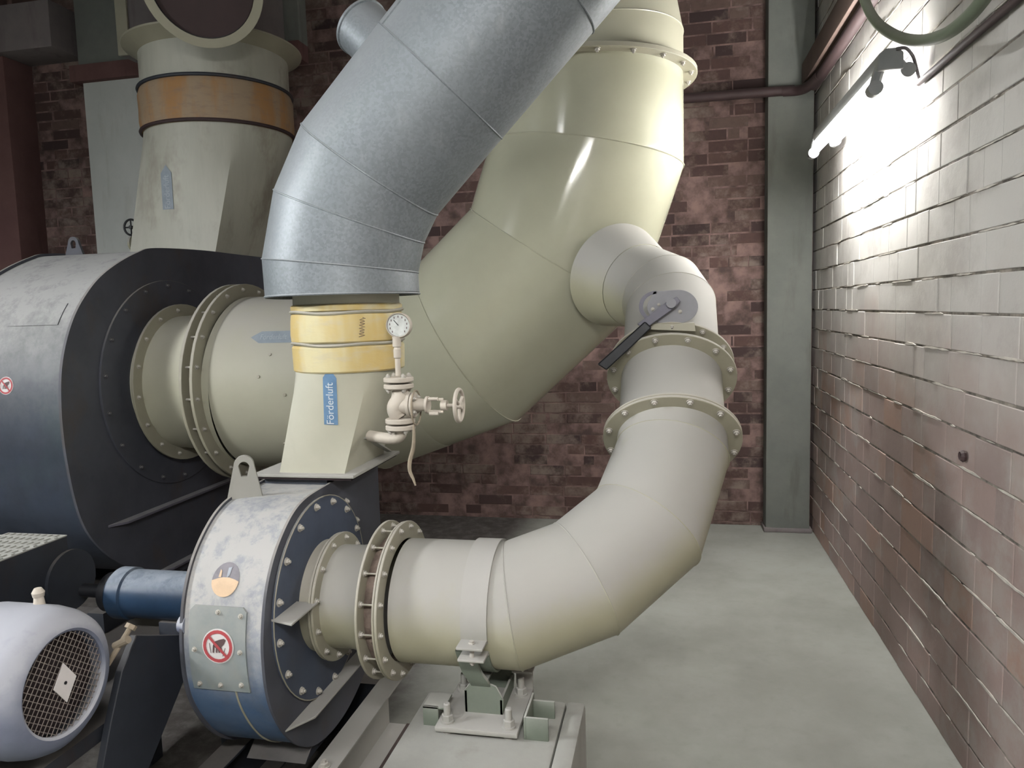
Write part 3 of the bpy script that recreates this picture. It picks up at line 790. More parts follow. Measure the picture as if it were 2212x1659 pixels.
# pencil scribble on the sleeve
sk = [od_ for od_ in od.children if od_.name.startswith('cloth_sleeve')][1]
tk = bvh_of(sk); sc_pts = []
for i in range(26):
    q = hit(775+5*sin(i*1.7), 686+i*1.7, 1, 2.05); h = tk.ray_cast(q-V((0, 1, 0)), V((0, 1, 0)))
    if h[0] is not None: sc_pts.append(h[0]-V((0, .0012, 0)))
if len(sc_pts) > 3: build(MB().tube(sc_pts, .0009, 5), 'pencil_scribble', 'sign_black', od)
# flat bracing bar behind, right
build(MB().prism([(-.985, 2.30, 1.075), (-.975, 2.42, 1.015), (-.955, 2.42, 1.015), (-.93, 2.18, 1.105), (-.95, 2.16, 1.108)], (0, 0, .006), .0005), 'gusset', 'clamp', od)

# --- galvanised duct above
g_pts = [V((-1.005, 2.2, 1.56)), V((-1.007, 2.2, 1.652)), V((-.968, 2.2, 1.803)), V((-.892, 2.2, 1.94)), V((-.655, 2.2, 2.180)), V((-.02, 2.2, 2.815))]
gd = thing('galvanised_duct', (-1.0, 2.2, 1.56), 'dusty galvanised sheet duct with elbow seams slanting up to the right', 'duct')
RG = .238
gb = build(MB().miter(g_pts, RG, 80, bead=.0028, wall=.004), 'duct_body', 'galv', gd)
build(MB().tube([g_pts[0]+V((RG*cos(2*pi*k/72), RG*sin(2*pi*k/72), 0)) for k in range(72)], .0035, 6, True), 'rim', 'galv', gd)
dd = (g_pts[5]-g_pts[4]).normalized(); side_ = V((0, -1, 0)); upn = dd.cross(V((0, 1, 0))).normalized()
if upn.z < 0: upn = -upn
# long lap seam on the upper piece
a0 = upn*cos(radians(46))+side_*sin(radians(46)); a0b = upn*cos(radians(46))+side_*sin(radians(46))
build(MB().tube([g_pts[4]+dd*.0+a0*(RG+.001), g_pts[5]+a0*(RG+.001)], .0035, 6), 'lap_seam', 'galv', gd)
# upper joint collar
jc = g_pts[4]+dd*.40
build(MB().tube([jc+(upn*cos(2*pi*k/64)+side_*sin(2*pi*k/64))*(RG+.001) for k in range(64)], .003, 6, True), 'seam', 'galv', gd)
# round stub on its upper left side
sc0 = g_pts[3].lerp(g_pts[4], .80)
sb0 = hit(790, 155, 1, 2.27); sb1 = hit(728, 88, 1, 2.30)
sd = (sb1-sb0).normalized(); sd = (upn*.97+V((0, .24, 0))).normalized()
base_ = g_pts[3].lerp(g_pts[4], .86)+upn*(RG-.05)+V((0, .05, 0))
build(MB().lathe([(.088, 0), (.088, .165), (.092, .168), (.092, .176), (.086, .178), (0, .178)], base_, sd, 48), 'capped_stub', 'galv', gd)

# --- white duct of the big fan behind, left, with orange sleeve
wd_ = thing('rear_outlet_duct', (-2.95, 4.55, 1.9), 'wide weathered white duct with orange cloth sleeve above the large fan', 'duct')
WC = (-2.92, 4.58); RW = .462
l2 = MB(); loft_rect_circ(l2, -3.30, -2.70, 4.10, 4.66, 1.89, WC, RW, 2.68, steps=8); l2.cyl((WC[0], WC[1], 2.68), (WC[0], WC[1], 3.2), RW, n=72, cap=False)
wdb = build(l2, 'duct_body', 'grey_cream', wd_)
build(MB().lathe([(RW+.003, 2.69), (RW+.012, 2.70), (RW+.02, 2.76), (RW+.018, 2.84), (RW+.02, 2.92), (RW+.006, 2.965), (RW+.001, 2.97)], (WC[0], WC[1], 0), (0, 0, 1), 72), 'cloth_sleeve', 'orange', wd_)
for z in (2.70, 2.965):
    build(MB().tube([(WC[0]+(RW+.014)*cos(2*pi*k/72), WC[1]+(RW+.014)*sin(2*pi*k/72), z) for k in range(72)], .011, 8, True), 'strap', 'frame' if z > 2.8 else 'pipe_brown', wd_)
build(MB().lathe([(RW, 3.18), (RW+.09, 3.235), (RW+.092, 3.245), (RW, 3.245)], (WC[0], WC[1], 0), (0, 0, 1), 72), 'top_flange', 'flange', wd_)
tw = bvh_of(wdb)
wsc = hit(367, 410, 1, 4.2)
build(decal([(-.034, -.135), (.034, -.135), (.034, .085), (0, .135), (-.034, .085)], (wsc, (.88, .47, 0), (0, 0, 1)), tw, .004, (-.45, .89, 0), .03), 'arrow_sticker', 'sticker_faint', wd_, 'faded blue arrow sticker pointing up')
text_mesh('Förderluft', .05, wd_, 'sticker_faint_text', (wsc-V((0, 0, .03)), (.88, .47, 0), (0, 0, 1)), tw, (-.45, .89, 0), pi/2, 'lettering', .007)

# --- overhead plenum with round duct and light flange
PL = hit(263, 122, 1, 4.45)
oh = thing('overhead_plenum', (-3.0, 4.6, 3.26), 'grey plenum box with round flanged duct end above the rear white duct', 'plenum')
build(MB().box((PL.x, 4.45, PL.z), (-2.62, 4.98, 4.6), bev=.006), 'box', 'concrete_dark', oh)
build(MB().box((PL.x-.01, 4.43, PL.z), (PL.x+.075, 4.447, 4.6), bev=.003), 'corner_strip', 'flange', oh)
rd = oh
rcn = hit(436, -32, 1, 3.75); rax = V((.35, -.75, -.50)).normalized()
build(MB().ring(rcn, rax, .265, .315, .016), 'round_flange', 'flange', rd)
build(MB().lathe([(.262, .01), (.262, -.03), (.25, -.05), (0, -.055)], rcn, rax, 56), 'end_plate', 'frame', rd)
build(MB().cyl(rcn-rax*.008, rcn-rax*.45, .266, n=56), 'round_duct', 'pipe_brown', rd)

# --- little valve behind the white duct
vv = thing('rear_valve', hit(283, 491, 1, 4.3), 'small pale valve with dark handwheel left of the rear white duct', 'valve')
vc = hit(283, 491, 1, 4.3)
b = MB(); b.tube([vc+V((.05*cos(2*pi*k/24), 0, .05*sin(2*pi*k/24))) for k in range(24)], .007, 8, True)
for k in range(4):
    a = pi/2*k; b.tube([vc, vc+V((.05*cos(a), 0, .05*sin(a)))], .005, 6)
b.cyl(vc-V((0, .01, 0)), vc+V((0, .03, 0)), .012, n=12)
build(b, 'handwheel', 'black', vv)
vb = MB(); vb.cyl(vc+V((0, .02, 0)), vc+V((0, .12, -.02)), .012, n=12); vb.lathe([(0, -.08), (.05, -.08), (.06, -.05), (.045, 0), (.05, .05), (.02, .06), (0, .06)], vc+V((.0, .13, -.07)), (0, 0, 1), 20)
vb.cyl(vc+V((-.09, .13, -.09)), vc+V((.10, .13, -.09)), .032, n=20); vb.cyl(vc+V((-.098, .13, -.09)), vc+V((-.083, .13, -.09)), .055, n=20)
vb.cyl(vc+V((0, .13, -.2)), vc+V((0, .13, -.1)), .03, n=16)

build(vb, 'valve_body', 'pale', vv)

# ------------------------------------------------------------------ lower duct of the small fan (inlet), in front
RS = .176
ld = thing('lower_air_duct', (-.3, 2.0, .48), 'dusty cream elbow duct curving from the small fan up to the damper', 'duct')
P1 = V((0, .73, .68)).normalized()
Q = [V((-.755, YS, ZS)), V((-.44, YS, ZS)), V((-.243, 2.07, .722)), V((-.072, 2.20, .842)), V((.006, 2.395, 1.024)), V((.006, 2.395, 1.024))+P1*.062]
ldb = build(MB().miter(Q, RS, 72, bead=.0022), 'duct_body', 'pale', ld)
# two flanges with pleated cloth joint, reducer toward the fan
build(MB().lathe([(.150, -.005), (.150, .06), (.158, .10), (.176, .135), (.178, .145)], (-.968, YS, ZS), (1, 0, 0), 64), 'reducer', 'pale', ld)
for x, s_ in ((-.826, 1), (-.770, 1)):
    build(MB().ring((x, YS, ZS), (1, 0, 0), RS, .227, .008), 'flange', 'flange', ld)
    bolt_circle(ld, (x+.004*s_, YS, ZS), (s_, 0, 0), .210, 16, .007, .1)
build(MB().ring((-.779, YS, ZS), (1, 0, 0), RS, .225, .006), 'flange', 'flange', ld)
b = MB(); u, v = frame((1, 0, 0)); n = 120; vs = []; fs = []
for j, x in enumerate((-.822, -.812, -.80, -.79, -.784)):
    for k in range(n):
        a = 2*pi*k/n; r = .180+[0, .010, .016, .010, 0][j]*(.6+.5*sin(k*1.3+j*.7)*sin(k*.37))
        vs.append(V((x, YS, ZS))+(u*cos(a)+v*sin(a))*r)
for j in range(4):
    for k in range(n): k2 = (k+1) % n; fs.append((j*n+k, j*n+k2, (j+1)*n+k2, (j+1)*n+k))
b.add(vs, fs); build(b, 'cloth_joint', 'bellows', ld)
for k in range(16):
    a = .1+2*pi*k/16; p = V((0, YS, ZS))+(u*cos(a)+v*sin(a))*.210
    build(MB().cyl(p+V((-.822, 0, 0)), p+V((-.782, 0, 0)), .0025, n=8), 'tie_rod', 'flange', ld)
# upper end flange
E5 = Q[5]
build(MB().ring(E5-P1*.004, P1, RS, .222, .010), 'flange', 'flange', ld)
bolt_circle(ld, E5-P1*.009, -P1, .206, 12, .0085, .25)

# damper piece between the two flanges, with lever
dm = thing('damper', E5, 'cream damper section with bolted flanges and black lever, between the two elbows', 'damper')
RDm = .172; E6 = E5+P1*.272
build(MB().ring(E5+P1*.006, P1, RDm, .222, .008), 'flange', 'flange', dm)
build(MB().miter([E5+P1*.01, E6-P1*.004], RDm, 72), 'duct_body', 'pale', dm)
build(MB().ring(E6-P1*.009, P1, RDm, .222, .010), 'flange', 'flange', dm)
bolt_circle(dm, E6-P1*.014, -P1, .203, 12, .0085, .25)
# upper elbow to the large duct
ue = thing('branch_elbow', E6, 'cream elbow duct joining the damper to the large beige duct', 'duct')
build(MB().ring(E6+P1*.052, P1, .168, .216, .010), 'flange', 'flange', ue)
bolt_circle(ue, E6+P1*.047, -P1, .200, 12, .0075, .5)
build(MB().miter([E6-P1*.004, E6+P1*.055], .160, 64), 'collar', 'pale', ue)
U0 = E6+P1*.055; U1 = U0+P1*.285
UD = V((-.54, .79, .27)).normalized()
U2 = U1+(P1+UD).normalized()*.10; U3 = U2+UD*.17; U4 = U2+UD*.36
build(MB().miter([U0, U1, U2, U3], [.168, .168, .168, .171], 72, bead=.001), 'elbow', 'pale', ue)
build(MB().miter([U3, U4], [.173, .225], 72), 'saddle_collar', 'pale', ue)

# lever plate + lever: they stand off the front of the damper's upper elbow
lv = dm
LN = V((0, -1, 0)); ly = 2.53
def LP(px, py, y=ly): return hit(px, py, 1, y)
# quadrant: stadium shape with curved slot
outl = []
def arc_px(cx, cy, rx, ry, a0, a1, n): return [(cx+rx*cos(radians(a0+(a1-a0)*i/n)), cy+ry*sin(radians(a0+(a1-a0)*i/n))) for i in range(n+1)]
# right disc (solid)
sol = arc_px(1466, 662, 42, 36, -95, 80, 16)+[(1420, 697)]+arc_px(1436, 663, 38, 30, 140, 215, 8)+[(1412, 630)]
build(MB().prism([LP(x, y) for x, y in sol], V((0, .006, 0)), .0005), 'quadrant_plate', 'dark_metal', lv)
# outer slotted rim
rimo = arc_px(1418, 662, 38, 34, 270, 100, 18); rimi = arc_px(1418, 662, 29, 27, 270, 100, 18)[::-1]
build(MB().prism([LP(x, y) for x, y in rimo+rimi], V((0, .006, 0)), .0003), 'slotted_rim', 'lever_grey', lv)
# bracket under the plate
build(MB().prism([LP(x, y) for x, y in ((1395, 699), (1500, 697), (1503, 716), (1400, 712))], V((0, .10, 0)), .001), 'bracket', 'flange', lv)
# lever arm
LY = 2.505
arm = [(1462, 640), (1470, 650), (1462, 662), (1392, 712), (1376, 700), (1440, 652)]
lv_arm = build(MB().prism([LP(x, y, LY) for x, y in arm], V((0, .012, 0)), .002), 'lever', 'lever_grey', lv)
grip = [(1393, 694), (1408, 708), (1366, 748), (1310, 800), (1290, 787), (1340, 742)]
build(MB().prism([LP(x, y, LY-.012) for x, y in grip], V((0, .026, 0)), .004), 'grip', 'black', lv_arm, 'black grip')
hub = LP(1450, 655, LY-.012); build(MB().cyl(hub, hub+V((0, .14, .0)), .016, n=20), 'shaft', 'dark_metal', lv)
bolt(lv, LP(1410, 668, ly-.002), (0, -1, 0), .005); bolt(lv, LP(1469, 673, ly-.002), (0, -1, 0), .005); bolt(lv, LP(1423, 658, ly-.002), (0, -1, 0), .004)

# ------------------------------------------------------------------ pipe clamp, support stand, pedestal
cx_ = -.512
cl = thing('pipe_clamp', (cx_, YS, ZS-.2), 'broad strap clamp around the lower duct, bolted at the front', 'clamp')
u = V((0, 1, 0)); v = V((0, 0, 1)); w2 = .036
def strap(a0, a1, r0_, r1_, n=40):
    vs = []; fs = []
    for k in range(n+1):
        a = radians(a0+(a1-a0)*k/n)
        for r, x in ((r0_, -w2), (r1_, -w2), (r1_, w2), (r0_, w2)): vs.append(V((cx_+x, YS+r*cos(a), ZS+r*sin(a))))
    for k in range(n):
        for j in range(4): j2 = (j+1) % 4; fs.append((4*k+j, 4*k+j2, 4*k+4+j2, 4*k+4+j))
    fs += [(0, 1, 2, 3), tuple(4*n+j for j in (3, 2, 1, 0))]
    return vs, fs
b = MB(); b.add(*strap(-20, 192, RS+.001, RS+.008))
build(b, 'upper_strap', 'clamp', cl)
def ear(a, s_, nm, mat):
    p = V((cx_, YS+(RS+.006)*cos(radians(a)), ZS+(RS+.006)*sin(radians(a)))); d = V((0, cos(radians(a)), 0)); d = V((0, -1, 0)) if cos(radians(a)) < 0 else V((0, 1, 0))
    k = MB().box(p+V((-w2, -.03, -.004)), p+V((w2, .03, .004)), bev=.003); k.v = [q+d*.022 for q in k.v]; return build(k, nm, mat, cl)
ear(190, 1, 'upper_ear', 'clamp'); ear(-20, 1, 'upper_ear', 'clamp')
b = MB(); b.add(*strap(204, 336, RS+.001, RS+.008)); build(b, 'lower_strap', 'support', cl)
ear(202, 1, 'lower_ear', 'clamp'); ear(-30, 1, 'lower_ear', 'clamp')
for a, s_ in ((196, -1), (-25, 1)):
    p = V((cx_, YS+(RS+.006)*cos(radians(a))+s_*.028, ZS+(RS+.006)*sin(radians(a))))
    build(MB().cyl(p-V((0, 0, .03)), p+V((0, 0, .03)), .006, n=12), 'clamp_bolt', 'bolt', cl)
    bolt(cl, p+V((0, 0, .016)), (0, 0, 1), .009); bolt(cl, p-V((0, 0, .022)), (0, 0, -1), .009)
ZP = .365
# stand: curved cradle web, faceted foot, base plate with studs
sd_ = thing('duct_support', (cx_, 1.93, ZP), 'green steel foot with bolted base plate carrying the lower duct', 'support')
web = [(-.058, 0), (.062, 0), (.06, .035), (.036, .068), (.014, .078), (.012, .12), (-.03, .16), (-.05, .135), (-.038, .09), (-.04, .075), (-.062, .045)]
bz = ZP+.018
PF = hit(1045, 1520, 2, ZP+.03)
b = MB()
foot = [(-.050, 0), (.056, 0), (.060, .05), (.040, .088), (.012, .098), (-.030, .098), (-.052, .07)]
b.prism([V((cx_+x, 1.885, bz+z)) for x, z in foot], (0, .006, 0), .001)
b.prism([V((cx_+x, 2.03, bz+z)) for x, z in foot], (0, .006, 0), .001)
b.box((cx_-.05, 1.885, bz+.002), (cx_-.044, 2.03, bz+.07)); b.box((cx_+.05, 1.885, bz+.002), (cx_+.056, 2.03, bz+.05))
b.box((cx_-.03, 1.89, bz+.092), (cx_+.014, 2.03, bz+.098))
build(b, 'foot_box', 'support', sd_)
b = MB()
pts_ = [(cx_-.03, YS-(RS+.012)*cos(radians(20)), ZS-(RS+.012)*sin(radians(20))), (cx_-.024, 1.855, .525), (cx_-.01, 1.87, .49), (cx_-.006, 1.885, bz+.085)]
P4 = smooth_path(pts_, 5); vs = []; fs = []
for p in P4:
    vs += [p+V((-.024, 0, 0)), p+V((.030, 0, 0)), p+V((.030, .008, .004)), p+V((-.024, .008, .004))]
for k in range(len(P4)-1):
    for j in range(4): j2 = (j+1) % 4; fs.append((4*k+j, 4*k+j2, 4*k+4+j2, 4*k+4+j))
b.add(vs, fs); build(b, 'neck', 'support', sd_)
bx0, bx1, by0, by1 = -.625, -.398, 1.80, 2.04
build(MB().box((bx0, by0, ZP+.012), (bx1, by1, ZP+.026), bev=.003), 'base_plate', 'clamp', sd_)
for x, y in ((bx0+.028, by0+.03), (bx1-.028, by0+.03), (bx0+.028, by1-.04), (bx1-.028, by1-.04)):
    k = MB().lathe([(0, 0), (.019, 0), (.019, .005), (0, .005)], (x, y, ZP+.026), (0, 0, 1), 20)
    k.lathe([(0, .005), (.0155, .005), (.0155, .020), (.013, .022), (0, .022)], (x, y, ZP+.026), (0, 0, 1), 6)
    k.lathe([(0, .02), (.0095, .02), (.0095, .05), (.007, .053), (0, .053)], (x, y, ZP+.026), (0, 0, 1), 14)
    build(k, 'stud_nut', 'clamp', sd_)
    build(MB().lathe([(0, 0), (.018, 0), (.016, .012), (0, .012)], (x, y, ZP), (0, 0, 1), 18), 'levelling_nut', 'clamp', sd_)
# side brackets (short angle pieces) and back stop
aL = [hit(908, 1562, 2, ZP), hit(945, 1562, 2, ZP)]
an = MB(); an.box((-.672, 1.845, ZP), (-.628, 1.852, ZP+.055), bev=.001); an.box((-.672, 1.845, ZP+.049), (-.61, 1.92, ZP+.055), bev=.001)
tag(build(an, 'angle_bracket', 'support'), 'small green angle bracket left of the duct foot on the pedestal', 'bracket', 'angle brackets on the pedestal')
an = MB(); an.box((-.378, 1.82, ZP), (-.318, 1.827, ZP+.062), bev=.001); an.box((-.384, 1.82, ZP), (-.378, 1.95, ZP+.062), bev=.001)
an.box((-.378, 1.93, ZP), (-.318, 1.937, ZP+.05), bev=.001)
tag(build(an, 'angle_bracket', 'support'), 'small green angle bracket right of the duct foot on the pedestal', 'bracket', 'angle brackets on the pedestal')
an = MB(); an.box((-.45, 2.045, ZP), (-.40, 2.055, ZP+.10), bev=.001); an.box((-.45, 1.99, ZP+.094), (-.39, 2.05, ZP+.10), bev=.001)
an.box((-.405, 2.0, ZP+.10), (-.397, 2.04, ZP+.14), bev=.001)
tag(build(an, 'stop_plate', 'clamp'), 'pale steel stop plate standing behind the duct foot', 'plate')
b = MB().box((-.716, 1.15, 0), (-.298, 2.03, ZP), bev=.012)
b2 = MB().box((-.2965, 1.15, 0), (-.243, 2.03, ZP+.002), bev=.012)
ped = thing('concrete_pedestal', (-.5, 1.6, 0), 'dusty pale concrete pedestal under the duct support at the bottom edge', 'pedestal')
build(b, 'block', 'pedestal', ped); build(b2, 'edge_strip', 'pedestal', ped)

# ------------------------------------------------------------------ gauge and shut-off valve beside the outlet duct
gx, gy = -.797, 2.10
ga = thing('pressure_gauge', (gx, gy, 1.30), 'small round pressure gauge in front of the yellow sleeve', 'gauge')
gc = V((gx+.008, gy, 1.463)); gd_ = (EYE-gc); gd_.z = 0; gd_ = V((.15, -1, .02)).normalized()
build(MB().lathe([(0, -.026), (.034, -.026), (.038, -.02), (.038, .004), (.0355, .008), (.0335, .006)], gc, gd_, 40), 'case', 'valve', ga)
build(MB().disc(gc+gd_*.003, gd_, .0335, .002, 36), 'dial', 'glassy_white', ga)
u, v = frame(gd_)
for k in range(11):
    a = radians(-45+27*k); p = gc+gd_*.0045+(u*cos(a)+v*sin(a))*.026
    build(MB().box(p-V((.0012, .0004, .003)), p+V((.0012, .0004, .003))), 'tick', 'sign_black', ga)
build(MB().tube([gc+gd_*.005, gc+gd_*.005+V((-.014, 0, .016))], .0012, 6), 'needle', 'black', ga)
st_ = MB()
st_.lathe([(0, .105), (.009, .105), (.009, .118), (.013, .118), (.013, .088), (.009, .086), (.010, .082), (.0115, .08), (.0115, .055), (.008, .052), (.0085, .0), (0, .0)][::-1], (gx, gy, 1.312), (0, 0, 1), 14)
build(st_, 'stem', 'valve', ga)
va = thing('shutoff_valve', (gx, gy, 1.14), 'dusty flanged shut-off valve with handwheel pointing right, beside the cream duct', 'valve')
RV = .045
for z, nm in ((1.301, 1), (1.281, 0), (1.176, 1), (1.156, 0)):
    build(MB().lathe([(0, -.0075), (RV-.003, -.0075), (RV, -.005), (RV, .005), (RV-.003, .0075), (0, .0075)], (gx, gy, z), (0, 0, 1), 32), 'flange', 'valve', va)
for z, s_ in ((1.309, 1), (1.273, -1), (1.148, -1)):
    for k in range(4):
        a = pi/4+pi/2*k; bolt(va, (gx+.034*cos(a), gy+.034*sin(a), z), (0, 0, s_), .0068)
vb = MB().tube(smooth_path([(gx, gy, 1.272), (gx+.004, gy, 1.255), (gx+.002, gy, 1.235), (gx-.010, gy, 1.215), (gx-.008, gy, 1.195), (gx, gy, 1.182)], 5), [.022+.008*sin(pi*i/25) for i in range(26)], 20)
vb.cyl((gx, gy, 1.224), (gx+.045, gy, 1.224), .027, .030, 24)
build(vb, 'valve_body', 'valve', va)
bn = MB(); bn.disc((gx+.034, gy, 1.224), (1, 0, 0), .038, .010, 28); bn.disc((gx+.046, gy, 1.224), (1, 0, 0), .038, .009, 28)
bn.cyl((gx+.05, gy, 1.224), (gx+.09, gy, 1.224), .021, .017, 20); bn.disc((gx+.088, gy, 1.224), (1, 0, 0), .026, .008, 20)
build(bn, 'bonnet', 'valve', va)
for k in range(4):
    a = pi/4+pi/2*k; bolt(va, (gx+.051, gy+.029*cos(a), 1.224+.029*sin(a)), (1, 0, 0), .006)
yk = MB()
for s_ in (-1, 1): yk.box((gx+.09, gy-.006, 1.222+s_*.018-.004), (gx+.138, gy+.006, 1.222+s_*.018+.004), bev=.001)
yk.cyl((gx+.132, gy, 1.222), (gx+.150, gy, 1.222), .016, n=14)
for s_ in (-1, 1): yk.cyl((gx+.10, gy-.02, 1.222+.022*s_), (gx+.128, gy-.02, 1.222+.022*s_), .0055, n=10)
build(yk, 'yoke', 'valve', va)
hw = MB(); hc_ = V((gx+.186, gy, 1.222))
hw.tube([hc_+V((0, .047*cos(2*pi*k/32), .047*sin(2*pi*k/32))) for k in range(32)], .0062, 10, True)
for k in range(3):
    a = .5+2*pi*k/3; hw.tube([hc_, hc_+V((0, .045*cos(a), .045*sin(a)))], .005, 8)
hw.cyl(hc_-V((.008, 0, 0)), hc_+V((.010, 0, 0)), .011, n=14); hw.cyl((gx+.145, gy, 1.222), hc_, .0055, n=10)
build(hw, 'handwheel', 'valve', va)
el = MB().tube(smooth_path([(gx-.125, gy+.06, 1.118), (gx-.06, gy+.02, 1.118), (gx-.015, gy, 1.122), (gx, gy, 1.135), (gx, gy, 1.15)], 6), .0175, 16)
build(el, 'connecting_pipe', 'valve', va)
# cord tied round the bonnet
cp = [V((gx+.052, gy+.044*cos(2*pi*k/20), 1.215+.052*sin(2*pi*k/20))) for k in range(21)]
cdm = MB().tube(cp, .0028, 6, True)
hang = smooth_path([(gx+.052, gy-.03, 1.168), (gx+.054, gy-.035, 1.14), (gx+.050, gy-.035, 1.10), (gx+.038, gy-.035, 1.06), (gx+.036, gy-.035, 1.03), (gx+.046, gy-.035, 1.005), (gx+.052, gy-.035, .985)], 4)
cdm.tube(hang, [.003+.0035*sin(min(pi, i*pi/23)) for i in range(len(hang))], 8)
tag(build(cdm, 'tie_cord', 'cord'), 'frayed cord tied round the shut-off valve and hanging down', 'cord')

# ------------------------------------------------------------------ motor, belt guard, bearing tube, console, base rails
mo = thing('electric_motor', (-1.5, 1.34, .5), 'dusty grey-blue electric motor with wire fan grille, bottom left corner', 'motor')
mc = V((-1.33, 1.34, .697))
build(MB().lathe([(.112, -.012), (.112, 0), (.118, .004), (.135, 0), (.150, -.014), (.160, -.04), (.165, -.075), (.165, -.20), (.160, -.205)], mc, (1, 0, 0), 64), 'fan_cowl', 'motor', mo)
bdm = MB().cyl(mc-V((.20, 0, 0)), mc-V((.50, 0, 0)), .14, n=48)
for k in range(28):
    a = 2*pi*k/28; d = V((0, cos(a), sin(a))); t2 = V((0, -sin(a), cos(a)))*.002
    bdm.prism([mc+V((-.21, 0, 0))+d*.138-t2, mc+V((-.21, 0, 0))+d*.158-t2, mc+V((-.48, 0, 0))+d*.158-t2, mc+V((-.48, 0, 0))+d*.138-t2], t2*2)
build(bdm, 'finned_body', 'motor', mo)
build(MB().disc(mc-V((.035, 0, 0)), (1, 0, 0), .112, .004, 40), 'inner_disc', 'rubber', mo)
gr = MB(); R_ = .111; N_ = 17
for s_ in (0, 1):
    an_ = radians(52 if s_ == 0 else -38); du = V((0, cos(an_), sin(an_))); dv = V((0, -sin(an_), cos(an_)))
    for k in range(-N_//2+1, N_//2+1):
        o_ = k*.0128
        if abs(o_) >= R_: continue
        h_ = math.sqrt(R_*R_-o_*o_); a, b_ = mc+dv*o_-du*h_, mc+dv*o_+du*h_
        gr.tube([a+V((-.004-.0015*s_, 0, 0)), b_+V((-.004-.0015*s_, 0, 0))], .0010, 5)
build(gr, 'wire_grille', 'wire', mo)
dia = MB(); dcn = mc+V((-.001, 0, 0))
dpts = [dcn+V((0, 0, .046)), dcn+V((0, .032, 0)), dcn+V((0, 0, -.046)), dcn+V((0, -.032, 0))]
dia.prism(dpts, (.002, 0, 0)); build(dia, 'diamond_plate', 'sign_white', mo)
build(MB().cyl(dcn+V((.0, 0, 0)), dcn+V((.0035, 0, 0)), .0038, n=12), 'screw', 'black', mo)
ey = V((-1.43, 1.39, .862)); k = MB().cyl(ey-V((0, 0, .02)), ey+V((0, 0, .012)), .014, .010, 12); k.lathe([(0, .01), (.012, .01), (.014, .02), (.008, .03), (0, .031)], ey, (0, 0, 1), 12)
build(k, 'top_plug', 'valve', mo)
ft = MB(); ft.box((-1.78, 1.22, .50), (-1.54, 1.46, .535), bev=.004); build(ft, 'foot', 'motor', mo)

# bearing tube behind the small fan
bt = thing('bearing_housing', (-1.5, YS, .5), 'blue tubular bearing housing behind the small fan', 'bearing housing')
build(MB().lathe([(.02, 0), (.070, 0), (.076, .01), (.076, .40), (.082, .405), (.082, .45), (.074, .46), (0.02, .465)], (-1.285, YS, .628), (-1, 0, 0), 40), 'tube', 'blue_clean', bt)
build(MB().lathe([(0, 0), (.06, 0), (.062, .01), (.062, .03), (.03, .032), (.022, .034), (.022, .13), (0, .13)], (-1.75, YS, .628), (-1, 0, 0), 32), 'shaft', 'black', bt)
build(MB().box((-1.57, YS-.05, .50), (-1.30, YS+.05, .56), bev=.004), 'foot', 'frame', bt)
# belt guard
gq = [hit(145, 1158, 0, -1.93), hit(0, 1214, 0, -1.93)]
gz = gq[0].z; bgx0, bgx1 = -2.16, -1.93
bg = thing('belt_guard', (-1.9, 1.7, .4), 'dark belt guard box with pale perforated top beside the motor', 'belt guard')
gy1 = gq[0].y
build(MB().box((bgx0, 1.15, .42), (bgx1, gy1, gz), bev=.004), 'guard_box', 'frame', bg)
tg = MB(); tg.box((bgx0, 1.15, gz+.0005), (bgx1, gy1, gz+.004))
for i in range(26): tg.box((bgx0+.005, 1.2+i*.04, gz+.003), (bgx1-.005, 1.2+i*.04+.012, gz+.0075))if 1.2+i*.04+.02 < gy1 else None
for i in range(9): tg.box((bgx0+.01+i*.024, 1.16, gz+.003), (bgx0+.017+i*.024, gy1-.01, gz+.0072))
build(tg, 'perforated_top', 'pedestal', bg, 'pale dusty perforated top')
k = MB().cyl((bgx1, 2.0, .66), (bgx1+.012, 2.0, .66), .10, n=32); build(k, 'round_boss', 'frame', bg)

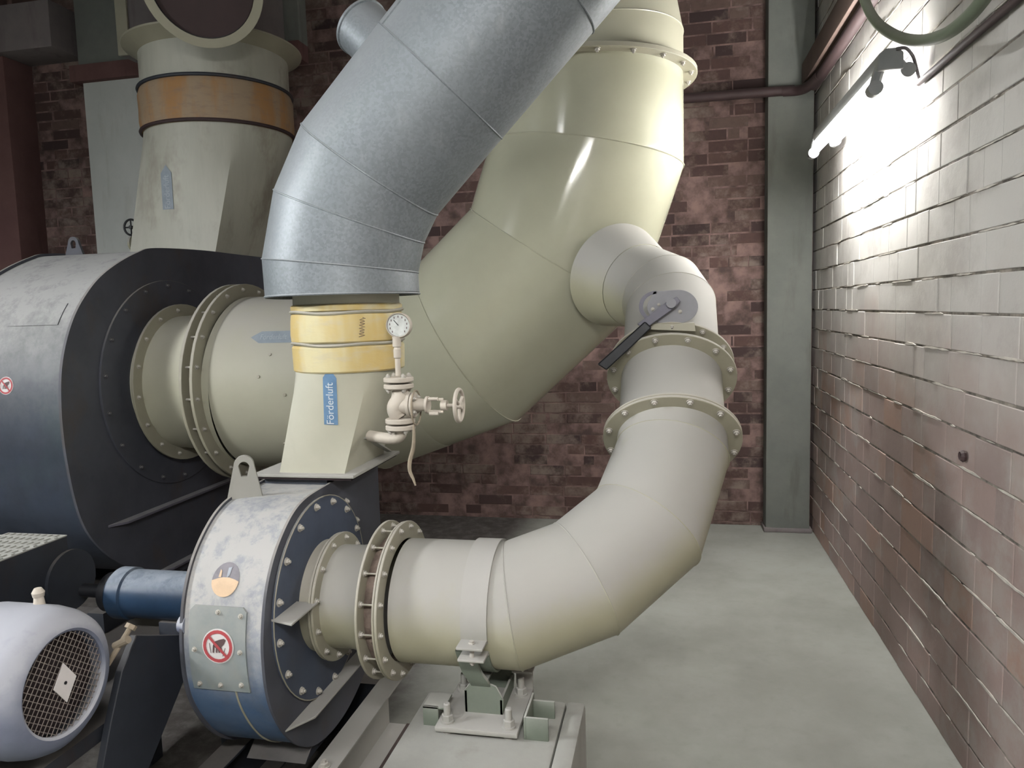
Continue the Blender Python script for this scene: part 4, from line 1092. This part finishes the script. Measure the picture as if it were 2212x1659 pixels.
# console of dark plate carrying motor and bearing
cs = thing('fan_console', (-1.5, 1.8, 0), 'dark steel console plate between motor and small fan', 'console')
pg = [(240, 1560), (264, 1450), (295, 1372), (392, 1372), (398, 1470), (322, 1659), (296, 1760), (222, 1760), (222, 1659)]
build(MB().prism([hit(x, y, 0, -1.36) for x, y in pg], (-.02, 0, 0), .002), 'side_plate', 'frame', cs)
cb_ = MB().box((-1.78, 1.23, .46), (-1.39, 2.12, .50), bev=.003)
build(cb_, 'deck', 'frame', cs)
for x in (-1.77, -1.45):
    for y in (1.27, 2.08): build(MB().box((x, y-.03, .0), (x+.05, y+.03, .46), bev=.003), 'leg', 'frame', cs)
# belt tensioning bolts
tn = thing('tension_bolt', hit(268, 1372, 0, -1.34), 'rusty belt tensioning bolt right of the motor grille', 'bolt')
tq = hit(262, 1380, 0, -1.34)
k = MB().cyl(tq+V((-.02, 0, -.02)), tq+V((.02, 0, .0)), .010, n=10); k.cyl(tq+V((-.02, -.03, -.055)), tq+V((.0, .03, .012)), .007, n=10)
k.lathe([(0, 0), (.014, 0), (.014, .012), (0, .012)], tq+V((.0, .03, .012)), (.2, .6, .7), 6); build(k, 'threaded_rod', 'cord', tn)
# base rails of the small fan: channel sections along Y
def channel(x0, x1, y0, y1, zt, t_=.008):
    k = MB(); k.box((x0, y0, zt-t_), (x1, y1, zt), bev=.001); k.box((x0, y0, 0), (x1, y1, t_), bev=.001)
    k.box((x0, y0, t_), (x0+t_, y1, zt-t_)); return k
bs = thing('fan_base_rails', (-1.1, 2.0, 0), 'dusty steel channel rails under the small fan', 'base rail')
build(channel(-1.02, -.945, 1.45, 2.42, .20), 'rail', 'clamp', bs)
build(channel(-1.35, -1.275, 1.45, 2.42, .20), 'rail', 'frame', bs)
k = MB()
for y in (1.78, 2.38): build(MB().box((-1.27, y-.03, .0), (-1.02, y+.03, .19), bev=.002), 'cross_member', 'frame', bs)
k = MB().box((-.945, 1.45, 0), (-.89, 2.42, .012), bev=.001); build(k, 'foot_strip', 'pipe_brown', bs)
for y in (1.86, 1.62): bolt(bs, (-.985, y, .20), (0, 0, 1), .013)
k = MB()
for x in (-1.045,): k.prism([(x, 1.86, .20), (x, 2.1, .20), (x, 2.02, .26), (x, 1.95, .26)], (-.19, 0, 0), .001)
build(k, 'saddle', 'frame', bs)
